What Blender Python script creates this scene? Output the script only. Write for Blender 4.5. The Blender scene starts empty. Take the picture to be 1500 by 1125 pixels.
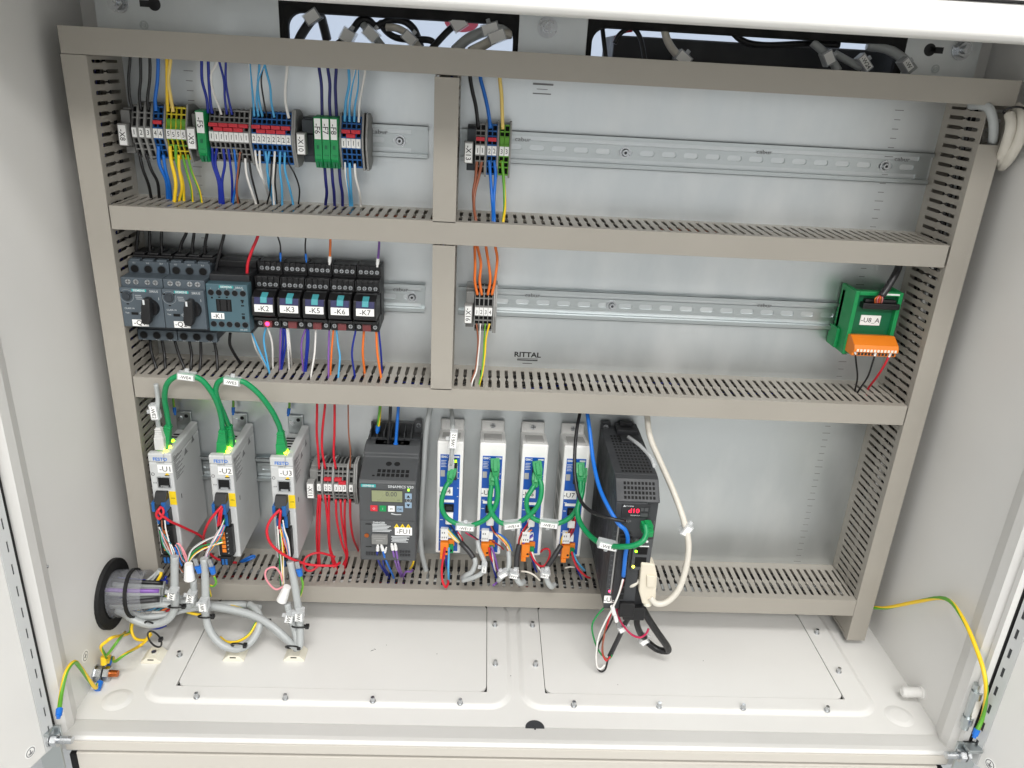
import bpy, math, random
from mathutils import Vector, Matrix
random.seed(7)
S = 0.001                                    # everything below is written in millimetres
scn = bpy.context.scene
COL = scn.collection

# ------------------------------------------------------------------ camera
CX, CY, CZ = -57.316, -911.86, 96.876        # camera position (mm); mounting plate front is Y = 0
YAW, TILT, ROLL, FPX = 0.04897, 0.3860, 0.05689, 1145.29
fw = Vector((math.sin(YAW)*math.cos(TILT), math.cos(YAW)*math.cos(TILT), -math.sin(TILT)))
r0 = Vector((math.cos(YAW), -math.sin(YAW), 0)); u0 = r0.cross(fw)
rt = r0*math.cos(ROLL) + u0*math.sin(ROLL); up = -r0*math.sin(ROLL) + u0*math.cos(ROLL)
cam_d = bpy.data.cameras.new('camera'); cam = bpy.data.objects.new('camera', cam_d); COL.objects.link(cam)
M = Matrix((rt, up, -fw)).transposed().to_4x4(); M.translation = Vector((CX, CY, CZ))*S
cam.matrix_world = M
cam_d.sensor_fit = 'HORIZONTAL'; cam_d.sensor_width = 36; cam_d.lens = 36*FPX/1500
cam_d.clip_start = 0.02; cam_d.clip_end = 50
scn.camera = cam

# ------------------------------------------------------------------ world, lamps, exposure
w = bpy.data.worlds.new('World'); scn.world = w; w.use_nodes = True
bg = w.node_tree.nodes['Background']; bg.inputs[0].default_value = (1.0, 0.995, 0.985, 1); bg.inputs[1].default_value = 1.36
def area(name, loc, target, sx, sy, power, col):
    l = bpy.data.lights.new(name, 'AREA'); l.shape = 'RECTANGLE'; l.size = sx; l.size_y = sy; l.energy = power; l.color = col
    o = bpy.data.objects.new(name, l); COL.objects.link(o); o.location = loc
    o.rotation_euler = (Vector(target)-Vector(loc)).to_track_quat('-Z', 'Y').to_euler()
    return o
area('ceiling_lamp', (0.15, -1.6, 2.15), (0, -0.1, -0.25), 1.3, 0.4, 31, (1.0, 0.98, 0.95))
area('ceiling_lamp', (0.5, -3.4, 2.15), (0, -0.1, -0.3), 2.6, 0.6, 80, (1.0, 0.98, 0.95))
scn.view_settings.view_transform = 'Standard'; scn.view_settings.look = 'None'
scn.view_settings.exposure = 0.2; scn.view_settings.gamma = 1.0

# ------------------------------------------------------------------ pixel -> place helper (photo pixel on a plane of known depth)
VIEWS = dict(p=(0,0,1.), a=(60,0,3.75), b=(400,0,3.75), d=(130,280,4.0167), e=(350,320,4.327), g=(600,330,4.1667),
             h=(1100,350,3.75), u=(180,530,3.516), v=(420,580,3.75), c=(600,590,3.88), m=(820,590,2.8125),
             f=(60,800,3.409), r=(1180,800,3.4625), k=(210,690,5.556), j=(640,740,6.25), t=(400,0,5.), w=(1200,0,5.), n=(120,800,5.625), q=(1320,100,8.333))
def bp(view, x, y, Y=None, Z=None, X=None):
    ox, oy, s = VIEWS[view]; px = ox+x/s; py = oy+y/s
    dr = fw + rt*((px-750)/FPX) - up*((py-562.5)/FPX)
    if Y is not None: t = (Y-CY)/dr.y
    elif Z is not None: t = (Z-CZ)/dr.z
    else: t = (X-CX)/dr.x
    return (CX+dr.x*t, CY+dr.y*t, CZ+dr.z*t)

# ------------------------------------------------------------------ materials
def lin(c):
    c = c/255.; return c/12.92 if c <= 0.04045 else ((c+0.055)/1.055)**2.4
MATS = {}
def mat(name, rgb, rough=0.5, metal=0.0, var=0.06, nscale=60, bump=0.0, bscale=400, emit=None, es=0, alpha=1.0, trans=0.0, spec=0.5, rvar=0.1):
    m = bpy.data.materials.new(name); m.use_nodes = True; nt = m.node_tree; b = nt.nodes['Principled BSDF']
    col = tuple(lin(c) for c in rgb)+(1,)
    b.inputs['Base Color'].default_value = col; b.inputs['Roughness'].default_value = rough; b.inputs['Metallic'].default_value = metal
    b.inputs['Specular IOR Level'].default_value = spec
    if var or rvar or bump:
        g = nt.nodes.new('ShaderNodeNewGeometry')
        n = nt.nodes.new('ShaderNodeTexNoise'); n.inputs['Scale'].default_value = nscale; n.inputs['Detail'].default_value = 6
        nt.links.new(g.outputs['Position'], n.inputs['Vector'])
        if var:
            mx = nt.nodes.new('ShaderNodeMix'); mx.data_type = 'RGBA'
            mx.inputs['A'].default_value = tuple(c*(1-var) for c in col[:3])+(1,); mx.inputs['B'].default_value = tuple(min(1, c*(1+var)) for c in col[:3])+(1,)
            nt.links.new(n.outputs['Fac'], mx.inputs['Factor']); nt.links.new(mx.outputs['Result'], b.inputs['Base Color'])
        if rvar:
            mr = nt.nodes.new('ShaderNodeMapRange'); mr.inputs['From Min'].default_value = 0.3; mr.inputs['From Max'].default_value = 0.7
            mr.inputs['To Min'].default_value = max(0, rough-rvar); mr.inputs['To Max'].default_value = min(1, rough+rvar)
            nt.links.new(n.outputs['Fac'], mr.inputs['Value']); nt.links.new(mr.outputs['Result'], b.inputs['Roughness'])
        if bump:
            n2 = nt.nodes.new('ShaderNodeTexNoise'); n2.inputs['Scale'].default_value = bscale; n2.inputs['Detail'].default_value = 3
            nt.links.new(g.outputs['Position'], n2.inputs['Vector'])
            bm = nt.nodes.new('ShaderNodeBump'); bm.inputs['Strength'].default_value = bump; bm.inputs['Distance'].default_value = 0.0004
            nt.links.new(n2.outputs['Fac'], bm.inputs['Height']); nt.links.new(bm.outputs['Normal'], b.inputs['Normal'])
    if emit:
        b.inputs['Emission Color'].default_value = tuple(lin(c) for c in emit)+(1,); b.inputs['Emission Strength'].default_value = es
    if alpha < 1: b.inputs['Alpha'].default_value = alpha
    if trans: b.inputs['Transmission Weight'].default_value = trans
    MATS[name] = m; return m
mat('paint', (225,224,221), 0.42, var=0.07, nscale=6, bump=0.12, bscale=900)
mat('paint_warm', (204,199,190), 0.4, var=0.03, nscale=9, bump=0.1, bscale=900)
mat('duct', (158,153,144), 0.5, var=0.1, nscale=7, bump=0.06, bscale=1500)
mat('duct_edge', (178,171,160), 0.5, var=0.04, nscale=14)
mat('steel', (196,199,202), 0.3, metal=1, var=0.12, nscale=120)
mat('zinc', (190,196,197), 0.34, metal=1, var=0.03, nscale=20, rvar=0.03)
mat('brass', (196,110,60), 0.35, metal=1, var=0.1)
mat('black', (22,22,24), 0.45, var=0.15)
mat('rubber', (16,16,17), 0.75, var=0.15)
mat('dark', (10,10,11), 0.9, var=0)
mat('white', (238,238,236), 0.45, var=0.02)
mat('label', (244,244,242), 0.5, var=0.015)
mat('ink', (18,18,20), 0.6, var=0)
mat('ink_grey', (120,120,122), 0.6, var=0)
mat('ink_soft', (150,156,160), 0.6, var=0)
mat('ink_white', (206,210,212), 0.6, var=0)
mat('tb_grey', (128,128,126), 0.5, var=0.05)
mat('tb_lgrey', (150,150,148), 0.5, var=0.05)
mat('tb_blue', (22,92,160), 0.45, var=0.06)
mat('tb_yellow', (214,196,38), 0.45, var=0.06)
mat('tb_green', (96,160,40), 0.45, var=0.06)
mat('green', (16,142,78), 0.45, var=0.06)
mat('green_dark', (0,100,62), 0.45, var=0.08)
mat('red_plug', (206,44,58), 0.4, var=0.05)
mat('sirius', (78,88,96), 0.5, var=0.05, bump=0.05)
mat('sirius_dark', (52,58,64), 0.5, var=0.05)
mat('k_blue', (70,98,108), 0.5, var=0.05)
mat('teal', (40,160,160), 0.5, var=0.03)
mat('cyan_tab', (72,156,164), 0.4, var=0.04)
mat('navy', (38,40,84), 0.4, var=0.06)
mat('lens_red', (120,60,62), 0.2, var=0.05)
mat('led_red', (255,60,90), 0.4, var=0, rvar=0, emit=(255,40,90), es=6)
mat('led_green', (120,255,40), 0.4, var=0, rvar=0, emit=(140,255,30), es=5)
mat('led_yellow', (255,240,60), 0.4, var=0, rvar=0, emit=(250,255,60), es=7)
mat('digit_red', (255,30,70), 0.4, var=0, rvar=0, emit=(255,24,64), es=1.5)
mat('orange', (232,128,30), 0.42, var=0.05)
mat('drive_grey', (196,198,198), 0.48, var=0.03, bump=0.05)
mat('drive_white', (232,232,230), 0.42, var=0.02)
mat('clear_grey', (206,206,204), 0.3, var=0.04)
mat('vent_grey', (168,168,166), 0.5, var=0.04)
mat('blue_face', (22,84,172), 0.35, var=0.05)
mat('inv', (74,76,78), 0.5, var=0.05, bump=0.06)
mat('inv_dark', (58,60,62), 0.5, var=0.05)
mat('lcd', (140,146,112), 0.3, var=0.03)
mat('key_blue', (140,164,186), 0.4, var=0.02)
mat('servo', (56,58,61), 0.5, var=0.06, bump=0.08)
mat('servo_dark', (38,39,42), 0.5, var=0.06)
mat('beige', (222,214,196), 0.45, var=0.03)
mat('nylon', (232,228,212), 0.45, var=0.03)
mat('sticker_yellow', (240,206,30), 0.45, var=0.02)
mat('clear', (235,238,240), 0.12, var=0, rvar=0, alpha=0.42)
mat('clear2', (225,228,230), 0.25, var=0, rvar=0, alpha=0.62)
mat('sleeve', (170,172,178), 0.08, var=0.1, alpha=0.2)
mat('room', (166,178,196), 0.7, var=0.02)
mat('room_floor', (184,184,181), 0.6, var=0.1)
mat('room_front', (226,226,225), 0.8, var=0.08, nscale=1.5)
mat('maroon', (110,16,44), 0.5)
WC = dict(black=(24,24,26), dblue=(22,44,150), navy=(30,34,110), blue=(24,110,205), lblue=(84,172,222), yellow=(246,206,40), white=(236,234,230), brown=(150,88,62),
          orange=(240,122,48), red=(206,30,48), violet=(130,90,170), pink=(232,150,160), grey=(176,178,178), green=(24,140,70), ygreen=(96,164,50),
          cgreen=(10,138,82), cgrey=(172,176,176), cwhite=(214,209,198), cdark=(46,46,48), teal=(40,130,150), maroon=(190,30,80), cream=(246,214,120), dred=(150,24,34))
for k, c in WC.items(): mat('w_'+k, c, 0.38, var=0.04, nscale=200)

# galvanised mounting plate: brushed, cloudy, faint vertical rolling streaks
def galv():
    m = bpy.data.materials.new('galvanised'); m.use_nodes = True; nt = m.node_tree; b = nt.nodes['Principled BSDF']
    b.inputs['Metallic'].default_value = 0.95
    g = nt.nodes.new('ShaderNodeNewGeometry'); mp = nt.nodes.new('ShaderNodeMapping'); mp.inputs['Scale'].default_value = (9, 9, 3.5)
    nt.links.new(g.outputs['Position'], mp.inputs['Vector'])
    n = nt.nodes.new('ShaderNodeTexNoise'); n.inputs['Scale'].default_value = 2.2; n.inputs['Detail'].default_value = 7; nt.links.new(mp.outputs['Vector'], n.inputs['Vector'])
    n2 = nt.nodes.new('ShaderNodeTexNoise'); n2.inputs['Scale'].default_value = 4; n2.inputs['Detail'].default_value = 8; nt.links.new(g.outputs['Position'], n2.inputs['Vector'])
    ad = nt.nodes.new('ShaderNodeMath'); ad.operation = 'ADD'; nt.links.new(n.outputs['Fac'], ad.inputs[0]); nt.links.new(n2.outputs['Fac'], ad.inputs[1])
    cr = nt.nodes.new('ShaderNodeValToRGB'); cr.color_ramp.elements[0].position = 0.7; cr.color_ramp.elements[1].position = 1.3
    cr.color_ramp.elements[0].color = (0.62, 0.655, 0.668, 1); cr.color_ramp.elements[1].color = (0.74, 0.765, 0.77, 1)
    hv = nt.nodes.new('ShaderNodeMath'); hv.operation = 'MULTIPLY'; hv.inputs[1].default_value = 0.75; nt.links.new(ad.outputs[0], hv.inputs[0])
    nt.links.new(hv.outputs[0], cr.inputs['Fac']); nt.links.new(cr.outputs['Color'], b.inputs['Base Color'])
    mr = nt.nodes.new('ShaderNodeMapRange'); mr.inputs['From Min'].default_value = 0.7; mr.inputs['From Max'].default_value = 1.3; mr.inputs['To Min'].default_value = 0.28; mr.inputs['To Max'].default_value = 0.46
    nt.links.new(ad.outputs[0], mr.inputs['Value']); nt.links.new(mr.outputs['Result'], b.inputs['Roughness'])
    MATS['galv'] = m
galv()

# ------------------------------------------------------------------ mesh builder
class MB:
    def __init__(s): s.v = []; s.f = []; s.m = []; s.s = []
    def face(s, pts, m=0, sm=False):
        i = len(s.v); s.v += [tuple(p) for p in pts]; s.f.append(list(range(i, i+len(pts)))); s.m.append(m); s.s.append(sm)
    def idx(s, vs, fs, m=0, sm=False):
        i = len(s.v); s.v += [tuple(p) for p in vs]
        for f in fs: s.f.append([i+k for k in f]); s.m.append(m); s.s.append(sm)
    def box(s, x0, x1, y0, y1, z0, z1, m=0):
        if x0 > x1: x0, x1 = x1, x0
        if y0 > y1: y0, y1 = y1, y0
        if z0 > z1: z0, z1 = z1, z0
        vs = [(x0,y0,z0),(x1,y0,z0),(x1,y1,z0),(x0,y1,z0),(x0,y0,z1),(x1,y0,z1),(x1,y1,z1),(x0,y1,z1)]
        s.idx(vs, [(0,3,2,1),(4,5,6,7),(0,1,5,4),(1,2,6,5),(2,3,7,6),(3,0,4,7)], m); return s
    def prism(s, prof, a0, a1, axis='x', m=0):
        """prof: 2-D outline; axis x: (y,z), axis y: (x,z), axis z: (x,y)"""
        ar = sum(prof[i][0]*prof[(i+1) % len(prof)][1]-prof[(i+1) % len(prof)][0]*prof[i][1] for i in range(len(prof)))
        if ar < 0: prof = prof[::-1]
        mk = {'x': lambda p, a: (a,p[0],p[1]), 'y': lambda p, a: (p[0],a,p[1]), 'z': lambda p, a: (p[0],p[1],a)}[axis]
        if axis == 'y': a0, a1 = max(a0,a1), min(a0,a1)
        else: a0, a1 = min(a0,a1), max(a0,a1)
        n = len(prof); vs = [mk(p,a0) for p in prof]+[mk(p,a1) for p in prof]
        s.idx(vs, [list(range(n))[::-1], list(range(n,2*n))]+[(i,(i+1) % n,n+(i+1) % n,n+i) for i in range(n)], m); return s
    def cyl(s, c, ax, r, h, n=14, m=0, r2=None, cap=True):
        c = Vector(c); ax = Vector(ax).normalized(); t = ax.orthogonal().normalized(); b = ax.cross(t)
        r2 = r if r2 is None else r2; vs = []
        for rr, k in ((r,0),(r2,h)):
            for i in range(n):
                a = 2*math.pi*i/n; vs.append(c+ax*k+(t*math.cos(a)+b*math.sin(a))*rr)
        s.idx(vs, [(i,(i+1) % n,n+(i+1) % n,n+i) for i in range(n)], m, n > 7)
        if cap: s.idx(vs, [list(range(n))[::-1], list(range(n,2*n))], m)
        return s
    def ring(s, c, ax, ro, ri, h, n=28, m=0):
        c = Vector(c); ax = Vector(ax).normalized(); t = ax.orthogonal().normalized(); b = ax.cross(t); vs = []
        for rr, k in ((ro,0),(ro,h),(ri,h),(ri,0)):
            for i in range(n):
                a = 2*math.pi*i/n; vs.append(c+ax*k+(t*math.cos(a)+b*math.sin(a))*rr)
        for q in range(4): s.idx(vs, [(q*n+i, q*n+(i+1) % n, ((q+1) % 4)*n+(i+1) % n, ((q+1) % 4)*n+i) for i in range(n)], m, q in (0,2))
        return s
    def tube(s, pts, r, n=8, mats=(0,), twist=0.0, sub=5, closed_ends=True):
        P = spline(pts, sub); L = len(P); rings = []
        T = [(P[min(i+1,L-1)]-P[max(i-1,0)]).normalized() for i in range(L)]
        nrm = T[0].orthogonal().normalized()
        dist = 0
        for i in range(L):
            if i: dist += (P[i]-P[i-1]).length
            nrm = (nrm-T[i]*nrm.dot(T[i])); nrm = nrm.normalized() if nrm.length > 1e-6 else T[i].orthogonal().normalized()
            bn = T[i].cross(nrm); rr = r[i*(len(r)-1)//(L-1)] if isinstance(r,(list,tuple)) else r
            tw = twist*dist
            rings.append([P[i]+(nrm*math.cos(2*math.pi*k/n+tw)+bn*math.sin(2*math.pi*k/n+tw))*rr for k in range(n)])
        base = len(s.v)
        for q in rings: s.v += [tuple(x) for x in q]
        for i in range(L-1):
            for k in range(n):
                s.f.append([base+i*n+k, base+i*n+(k+1) % n, base+(i+1)*n+(k+1) % n, base+(i+1)*n+k])
                s.m.append(mats[(k*len(mats))//n]); s.s.append(True)
        s.f.append([base+k for k in range(n)][::-1]); s.m.append(mats[0]); s.s.append(False)
        s.f.append([base+(L-1)*n+k for k in range(n)]); s.m.append(mats[0]); s.s.append(False)
        return s
    def move(s, d):
        s.v = [(a+d[0], b+d[1], c+d[2]) for a, b, c in s.v]; return s
    def xf(s, mtx):
        s.v = [tuple(mtx @ Vector(p)) for p in s.v]; return s
    def mesh(s, name, mats):
        me = bpy.data.meshes.new(name); me.from_pydata([(a*S, b*S, c*S) for a, b, c in s.v], [], s.f)
        for k in mats: me.materials.append(MATS[k])
        me.polygons.foreach_set('material_index', s.m); me.polygons.foreach_set('use_smooth', s.s); me.update(); return me
    def build(s, name, mats, parent=None, loc=None, bevel=0, seg=2):
        if isinstance(mats, str): mats = [mats]
        return link(name, s.mesh(name, mats), parent, loc, bevel, seg)
def link(name, me, parent=None, loc=None, bevel=0, seg=2):
    o = bpy.data.objects.new(name, me); COL.objects.link(o); o.parent = parent
    if loc: o.location = Vector(loc)*S
    if bevel:
        b = o.modifiers.new('bevel', 'BEVEL'); b.width = bevel*S; b.segments = seg; b.limit_method = 'ANGLE'; b.angle_limit = math.radians(40)
    return o
def spline(pts, sub=5):
    P = [Vector(p) for p in pts]
    if len(P) == 2: return P
    out = []
    for i in range(len(P)-1):
        p0 = P[i-1] if i else P[0]*2-P[1]; p1 = P[i]; p2 = P[i+1]; p3 = P[i+2] if i+2 < len(P) else P[-1]*2-P[-2]
        for k in range(sub):
            t = k/sub; out.append(0.5*((2*p1)+(p2-p0)*t+(2*p0-5*p1+4*p2-p3)*t*t+(3*p1-p0-3*p2+p3)*t**3))
    out.append(P[-1]); return out
def thing(name, label, cat, loc=(0,0,0), group=None, rotz=0):
    o = bpy.data.objects.new(name, None); COL.objects.link(o); o.location = Vector(loc)*S; o.rotation_euler = (0,0,rotz); o.empty_display_size = 0.01
    return tag(o, label, cat, group)
def tag(o, label, cat, group=None):
    o['label'] = label; o['category'] = cat
    if group: o['group'] = group
    return o
TXT = {}
def text_mesh(t, size, mat_name, bold=0.0, sx=1.0):
    key = (t, size, mat_name, bold, sx)
    if key in TXT: return TXT[key]
    cu = bpy.data.curves.new('lettering', 'FONT'); cu.body = t; cu.size = size*S*1.38; cu.align_x = 'CENTER'; cu.align_y = 'CENTER'; cu.offset = bold*S
    cu.resolution_u = 2; cu.extrude = 0.00003
    ob = bpy.data.objects.new('lettering', cu); COL.objects.link(ob)
    dg = bpy.context.evaluated_depsgraph_get(); me = bpy.data.meshes.new_from_object(ob.evaluated_get(dg))
    bpy.data.objects.remove(ob); bpy.data.curves.remove(cu)
    if me.vertices:
        ys = [v.co.y for v in me.vertices]; xs = [v.co.x for v in me.vertices]; cy = (max(ys)+min(ys))/2; cx = (max(xs)+min(xs))/2
        for v in me.vertices: v.co = ((v.co.x-cx)*sx, -v.co.z, v.co.y-cy)
    me.materials.clear(); me.materials.append(MATS[mat_name]); TXT[key] = me; return me
def text(t, size, loc, parent, m='ink', rot=0, bold=0.0, sx=1.0, rx=0, rz=0):
    """flat print facing the viewer (-Y); rot = turn in the plane (radians, clockwise)"""
    o = link('lettering', text_mesh(t, size, m, bold, sx), parent, loc); o.rotation_euler = (rx, rot, rz); return o
def clone(src, loc, label, group=None):
    r = src.copy(); COL.objects.link(r); r.location = Vector(loc)*S; r['label'] = label
    if group: r['group'] = group
    for ch in src.children:
        c = ch.copy(); COL.objects.link(c); c.parent = r
        for g in ch.children:
            d = g.copy(); COL.objects.link(d); d.parent = c
    return r
ORD = ['first','second','third','fourth','fifth','sixth','seventh','eighth','ninth','tenth','eleventh','twelfth']
def struct(o): o['kind'] = 'structure'; return o

# ================================================================== SETTING: room behind, steel cabinet, mounting plate
XL, XR, ZF, MIDX = -494.5, 503.5, -603.5, 4.5
struct(MB().box(-3000,3000,900,930,-1500,2600).build('wall', 'room'))
struct(MB().box(-4000,4000,-4630,-4600,-1500,1700).build('wall', 'room_front'))
struct(MB().box(-4000,4000,-4600,2500,2350,2380).build('ceiling', 'room_front'))
struct(MB().box(-4000,4000,-4600,2500,-1530,-1500).build('floor', 'room_floor'))

cab = thing('control_cabinet', 'open pale grey painted steel control cabinet housing all the equipment', 'cabinet', (MIDX,-100,ZF))
def cpart(mb, name, mats, bevel=0, parent=cab, seg=2):
    return mb.move((-MIDX,100,-ZF)).build(name, mats, parent, None, bevel, seg)
cpart(MB().box(XL-2,XL,-222,25,-606,165), 'side_wall', 'paint')
cpart(MB().box(XR,XR+2,-222,25,-606,165), 'side_wall', 'paint')
bw = MB().box(XL,XR,25,27,-606,88).box(XL,XR,25,27,152,165).box(XL,-290,25,27,88,152).box(-15,35,25,27,88,152).box(405,XR,25,27,88,152)
cpart(bw, 'back_wall', 'paint')
def rrect(x0,x1,y0,y1,r,z,n=6,side=6):
    P = []
    for (cx,cy,a0) in ((x1-r,y1-r,0),(x0+r,y1-r,90),(x0+r,y0+r,180),(x1-r,y0+r,270)):
        for i in range(n+1):
            a = math.radians(a0+90*i/n); P.append((cx+r*math.cos(a), cy+r*math.sin(a), z))
    return P
def loft(mb, rings, m=0, sm=True):
    n = len(rings[0])
    for A, Bq in zip(rings, rings[1:]):
        vs = A+Bq; mb.idx(vs, [(i,(i+1) % n,n+(i+1) % n,n+i) for i in range(n)], m, sm)
fl = MB().box(XL,XR,-232,25,-606,ZF)
G = [(-397.5,-30.5,-182.5,-18), (39.5,408.5,-182.5,-18)]
for (x0,x1,y0,y1) in G:
    E0 = 30 if x0 < 0 else 24; E1 = 24 if x0 < 0 else 30
    def exp(d, z, r): return rrect(x0-E0-d, x1+E1+d, y0-18-d, y1+8+d*.2, r+d, z)
    loft(fl, [exp(7,ZF+0.02,22), exp(5.5,ZF+.5,22), exp(3,ZF+1.9,22), exp(1,ZF+3.1,22), exp(-1,ZF+3.5,22)])
    loft(fl, [exp(-1,ZF+3.5,22), rrect(x0,x1,y0,y1,1.2,ZF+3.5), rrect(x0,x1,y0,y1,1.2,ZF+.3)], sm=False)
for px, py in ((172,1025),(1317,1049)):
    q = bp('p',px,py,Z=ZF); rings = []
    for rr, zz in ((17,.02),(14,.9),(11,1.7),(7,2.0),(.5,2.1)):
        rings.append([(q[0]+rr*math.cos(a*math.pi/12), q[1]+rr*math.sin(a*math.pi/12), ZF+zz) for a in range(24)])
    loft(fl, rings)
floor_o = cpart(fl, 'floor_panel', 'paint')
for gi, (x0,x1,y0,y1) in enumerate(G):
    mb = MB(); mb.box(x0+.2,x1-.2,y0+.2,y1-.2,ZF+.05,ZF+.25)
    cpart(mb, 'gasket', 'rubber')
    mb = MB(); top = rrect(x0+.9,x1-.9,y0+.9,y1-.9,10,ZF+2.9); bot = rrect(x0+.9,x1-.9,y0+.9,y1-.9,10,ZF+.3)
    mb.face(top); loft(mb, [bot, top], sm=False)
    gp = cpart(mb, 'gland_plate', 'paint')
for px, py in ((263,960),(288,1021),(418,1023),(546,1027),(674,1030),(725,916),(725.5,973),(780,916.5),(784.5,974),(840.5,1033.5),(965.5,1035),(1088.5,1037.5),(1211.5,1040.5),(1196.5,927),(1228.5,984)):
    q = bp('p',px,py,Z=ZF+4)
    mb = MB().cyl((q[0],q[1],ZF+3.4),(0,0,1),3.6,1.2,8).cyl((q[0],q[1],ZF+4.6),(0,0,1),2.8,5.5,10,r2=2.2)
    cpart(mb, 'stud', 'steel')
q = bp('p',783,1060,Z=ZF); q = (q[0],-235,q[2])
cpart(MB().cyl((q[0],q[1]+2,ZF+.1),(0,0,1),11,.8,24).box(q[0]-4,q[0]+4,q[1]+2-1,q[1]+2+1,ZF+.9,ZF+1.6).box(q[0]-1,q[0]+1,q[1]-2,q[1]+6,ZF+.9,ZF+1.7), 'drain_plug', 'servo')
# front rim of the floor
prof = [(-232,ZF+.1),(-233.5,ZF+.6),(-256,-596.4),(-262.5,-595.6),(-265,-598),(-265,-614),(-260,-614),(-260,-607),(-232,-607)]
def sweep(prof, a0, a1, axis):
    mb = MB(); mb.prism(prof, a0, a1, axis); return mb
cpart(sweep(prof, XL-8, XR+8, 'x'), 'bottom_rim', 'paint', bevel=1.2, seg=3)
# side rims
lp = [(-494.45,-219),(-493.9,-221),(-486,-242),(-485.6,-256),(-491,-263),(-506,-264),(-506,-219)]
cpart(sweep(lp, -606, 166, 'z'), 'side_rim', 'paint', bevel=2.6, seg=4)
cpart(sweep([(2*MIDX-x, y) for x, y in lp], -606, 166, 'z'), 'side_rim', 'paint', bevel=2.6, seg=4)
tp = [(-236,136),(-240,134),(-261,134),(-265.5,138),(-265.5,158.5),(-262,161),(-236,161)]
cpart(sweep(tp, XL-8, XR+8, 'x'), 'top_rim', 'paint', bevel=2.4, seg=4)
cpart(MB().box(XL-8,XR+8,-262,25,163,166), 'top_panel', 'paint')
cpart(MB().box(XL-8,XR+8,-265,-258,161.2,162.9), 'seal', 'rubber')
# screws, studs and plugs in the side walls
def wallscrew(px,py,side,r,name='screw',h=1.6,m='steel'):
    X = XL if side < 0 else XR
    q = bp('p',px,py,X=X); d = 1 if side < 0 else -1
    cpart(MB().cyl((X,q[1],q[2]),(d,0,0),r,h,14).cyl((X+d*h,q[1],q[2]),(d,0,0),r*.45,.3,6), name, m)
wallscrew(100,1015,-1,4.2); wallscrew(68,830,-1,1.6); wallscrew(1396,1041,1,4.2); wallscrew(1433,911,1,3.6)
q = bp('p',1350,1014,X=XR)
cpart(MB().cyl((XR,q[1],q[2]),(-1,0,0),8,3,18).cyl((XR-3,q[1],q[2]),(-1,0,0),6.5,20,16).cyl((XR-23,q[1],q[2]),(-1,0,0),6.5,2,16,r2=4.5), 'blind_plug', 'paint')
# doors, swung open past ninety degrees
def door(P0, d, nrm, label, sgn):
    s0, s1 = (5.2, 7.0) if sgn < 0 else (4.4, 7.8)
    dv = Vector((d[0],d[1],0)).normalized(); nv = Vector((nrm[0],nrm[1],0)).normalized()
    R = Matrix((dv, -nv, Vector((0,0,1)))).transposed().to_4x4(); R.translation = Vector((P0[0],P0[1],0))
    slab = MB().box(0,420,0.8,24,-592,170).box(14,420,0,0.8,-590,168)
    o = cpart(slab.xf(R), 'door', 'paint', bevel=1.5); o['label'] = label
    st = MB(); st.box(1,s0,-1.2,0,-590,168); st.box(s1,14,-1.2,0,-590,168)
    z = -586
    while z < 160:
        st.box(s0,s1,-1.2,0,z,z+13); z += 25
    po = o; c = st.xf(R).move((-MIDX,100,-ZF)).build('perforated_strip', 'drive_grey', po)
    bk = MB().box(s0,s1,-.35,0.7,-588,166); bk.xf(R).move((-MIDX,100,-ZF)).build('strip_backing', 'servo', po)
    return o, R
dl, RL = door((-486,-277), (-.30,-.954), (.954,-.30), 'left cabinet door swung open with a slotted edge strip', -1)
dr_, RR = door((2*MIDX+497.5,-273), (.30,-.954), (-.954,-.30), 'right cabinet door swung open with a slotted edge strip', 1)
cpart(MB().box(-499,-492,-272,-264.5,-600,160), 'door_seal', 'rubber'); cpart(MB().box(504.5,508,-272,-264.5,-600,160), 'door_seal', 'rubber')
cpart(MB().box(497.5,504.4,-271,-265,-600,160), 'hinge_rail', 'paint')
for R, s in ((RL,62),(RR,26)):
    pz = -573 if s == 62 else -576
    if s == 62: s = 30
    mb = MB().cyl((s,-.1,pz),(0,-1,0),6.5,.25,20); mb2 = MB().ring((s,-.4,pz),(0,-1,0),5.2,4.4,.2,20).box(s-.5,s+.5,-.6,-.4,pz-3,pz+3).box(s-3,s+3,-.6,-.4,pz-1.5,pz-.6).box(s-2,s+2,-.6,-.4,pz-3,pz-2.2)
    par = dl if R is RL else dr_
    mb.xf(R).move((-MIDX,100,-ZF)).build('earth_sticker', 'label', par); mb2.xf(R).move((-MIDX,100,-ZF)).build('earth_symbol', 'ink_grey', par)
# hinge brackets and bolts at the bottom corners
for s in (-1, 1):
    mx = (lambda x: x) if s < 0 else (lambda x: 2*MIDX-x)
    mb = MB()
    for (x0,x1,y0,y1,z0,z1) in ((-500,-478,-279,-276,-588,-566),(-500,-484,-290,-276,-570,-566),(-505,-482,-279,-276,-660,-590)):
        mb.box(mx(x0),mx(x1),y0,y1,z0,z1)
    cpart(mb, 'hinge_bracket', 'zinc', bevel=.6)
    b = MB().cyl((mx(-492),-283,-580),(-s,0,0),5.5,4,6).cyl((mx(-488),-283,-580),(-s,0,0),7,1.4,18).cyl((mx(-486),-283,-580),(-s,0,0),6.6,6,6).cyl((mx(-480),-283,-580),(-s,0,0),7,1.2,18).cyl((mx(-479),-283,-580),(-s,0,0),4,14,14)
    cpart(b, 'earth_bolt', 'steel')
mb = MB().cyl((497,-268,-556),(0,.05,1),4.2,60,12).cyl((497,-268,-548),(0,0,1),6,9,10).cyl((497,-268,-512),(0,0,1),6,9,10)
cpart(mb, 'hinge_pin', 'zinc')
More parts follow.
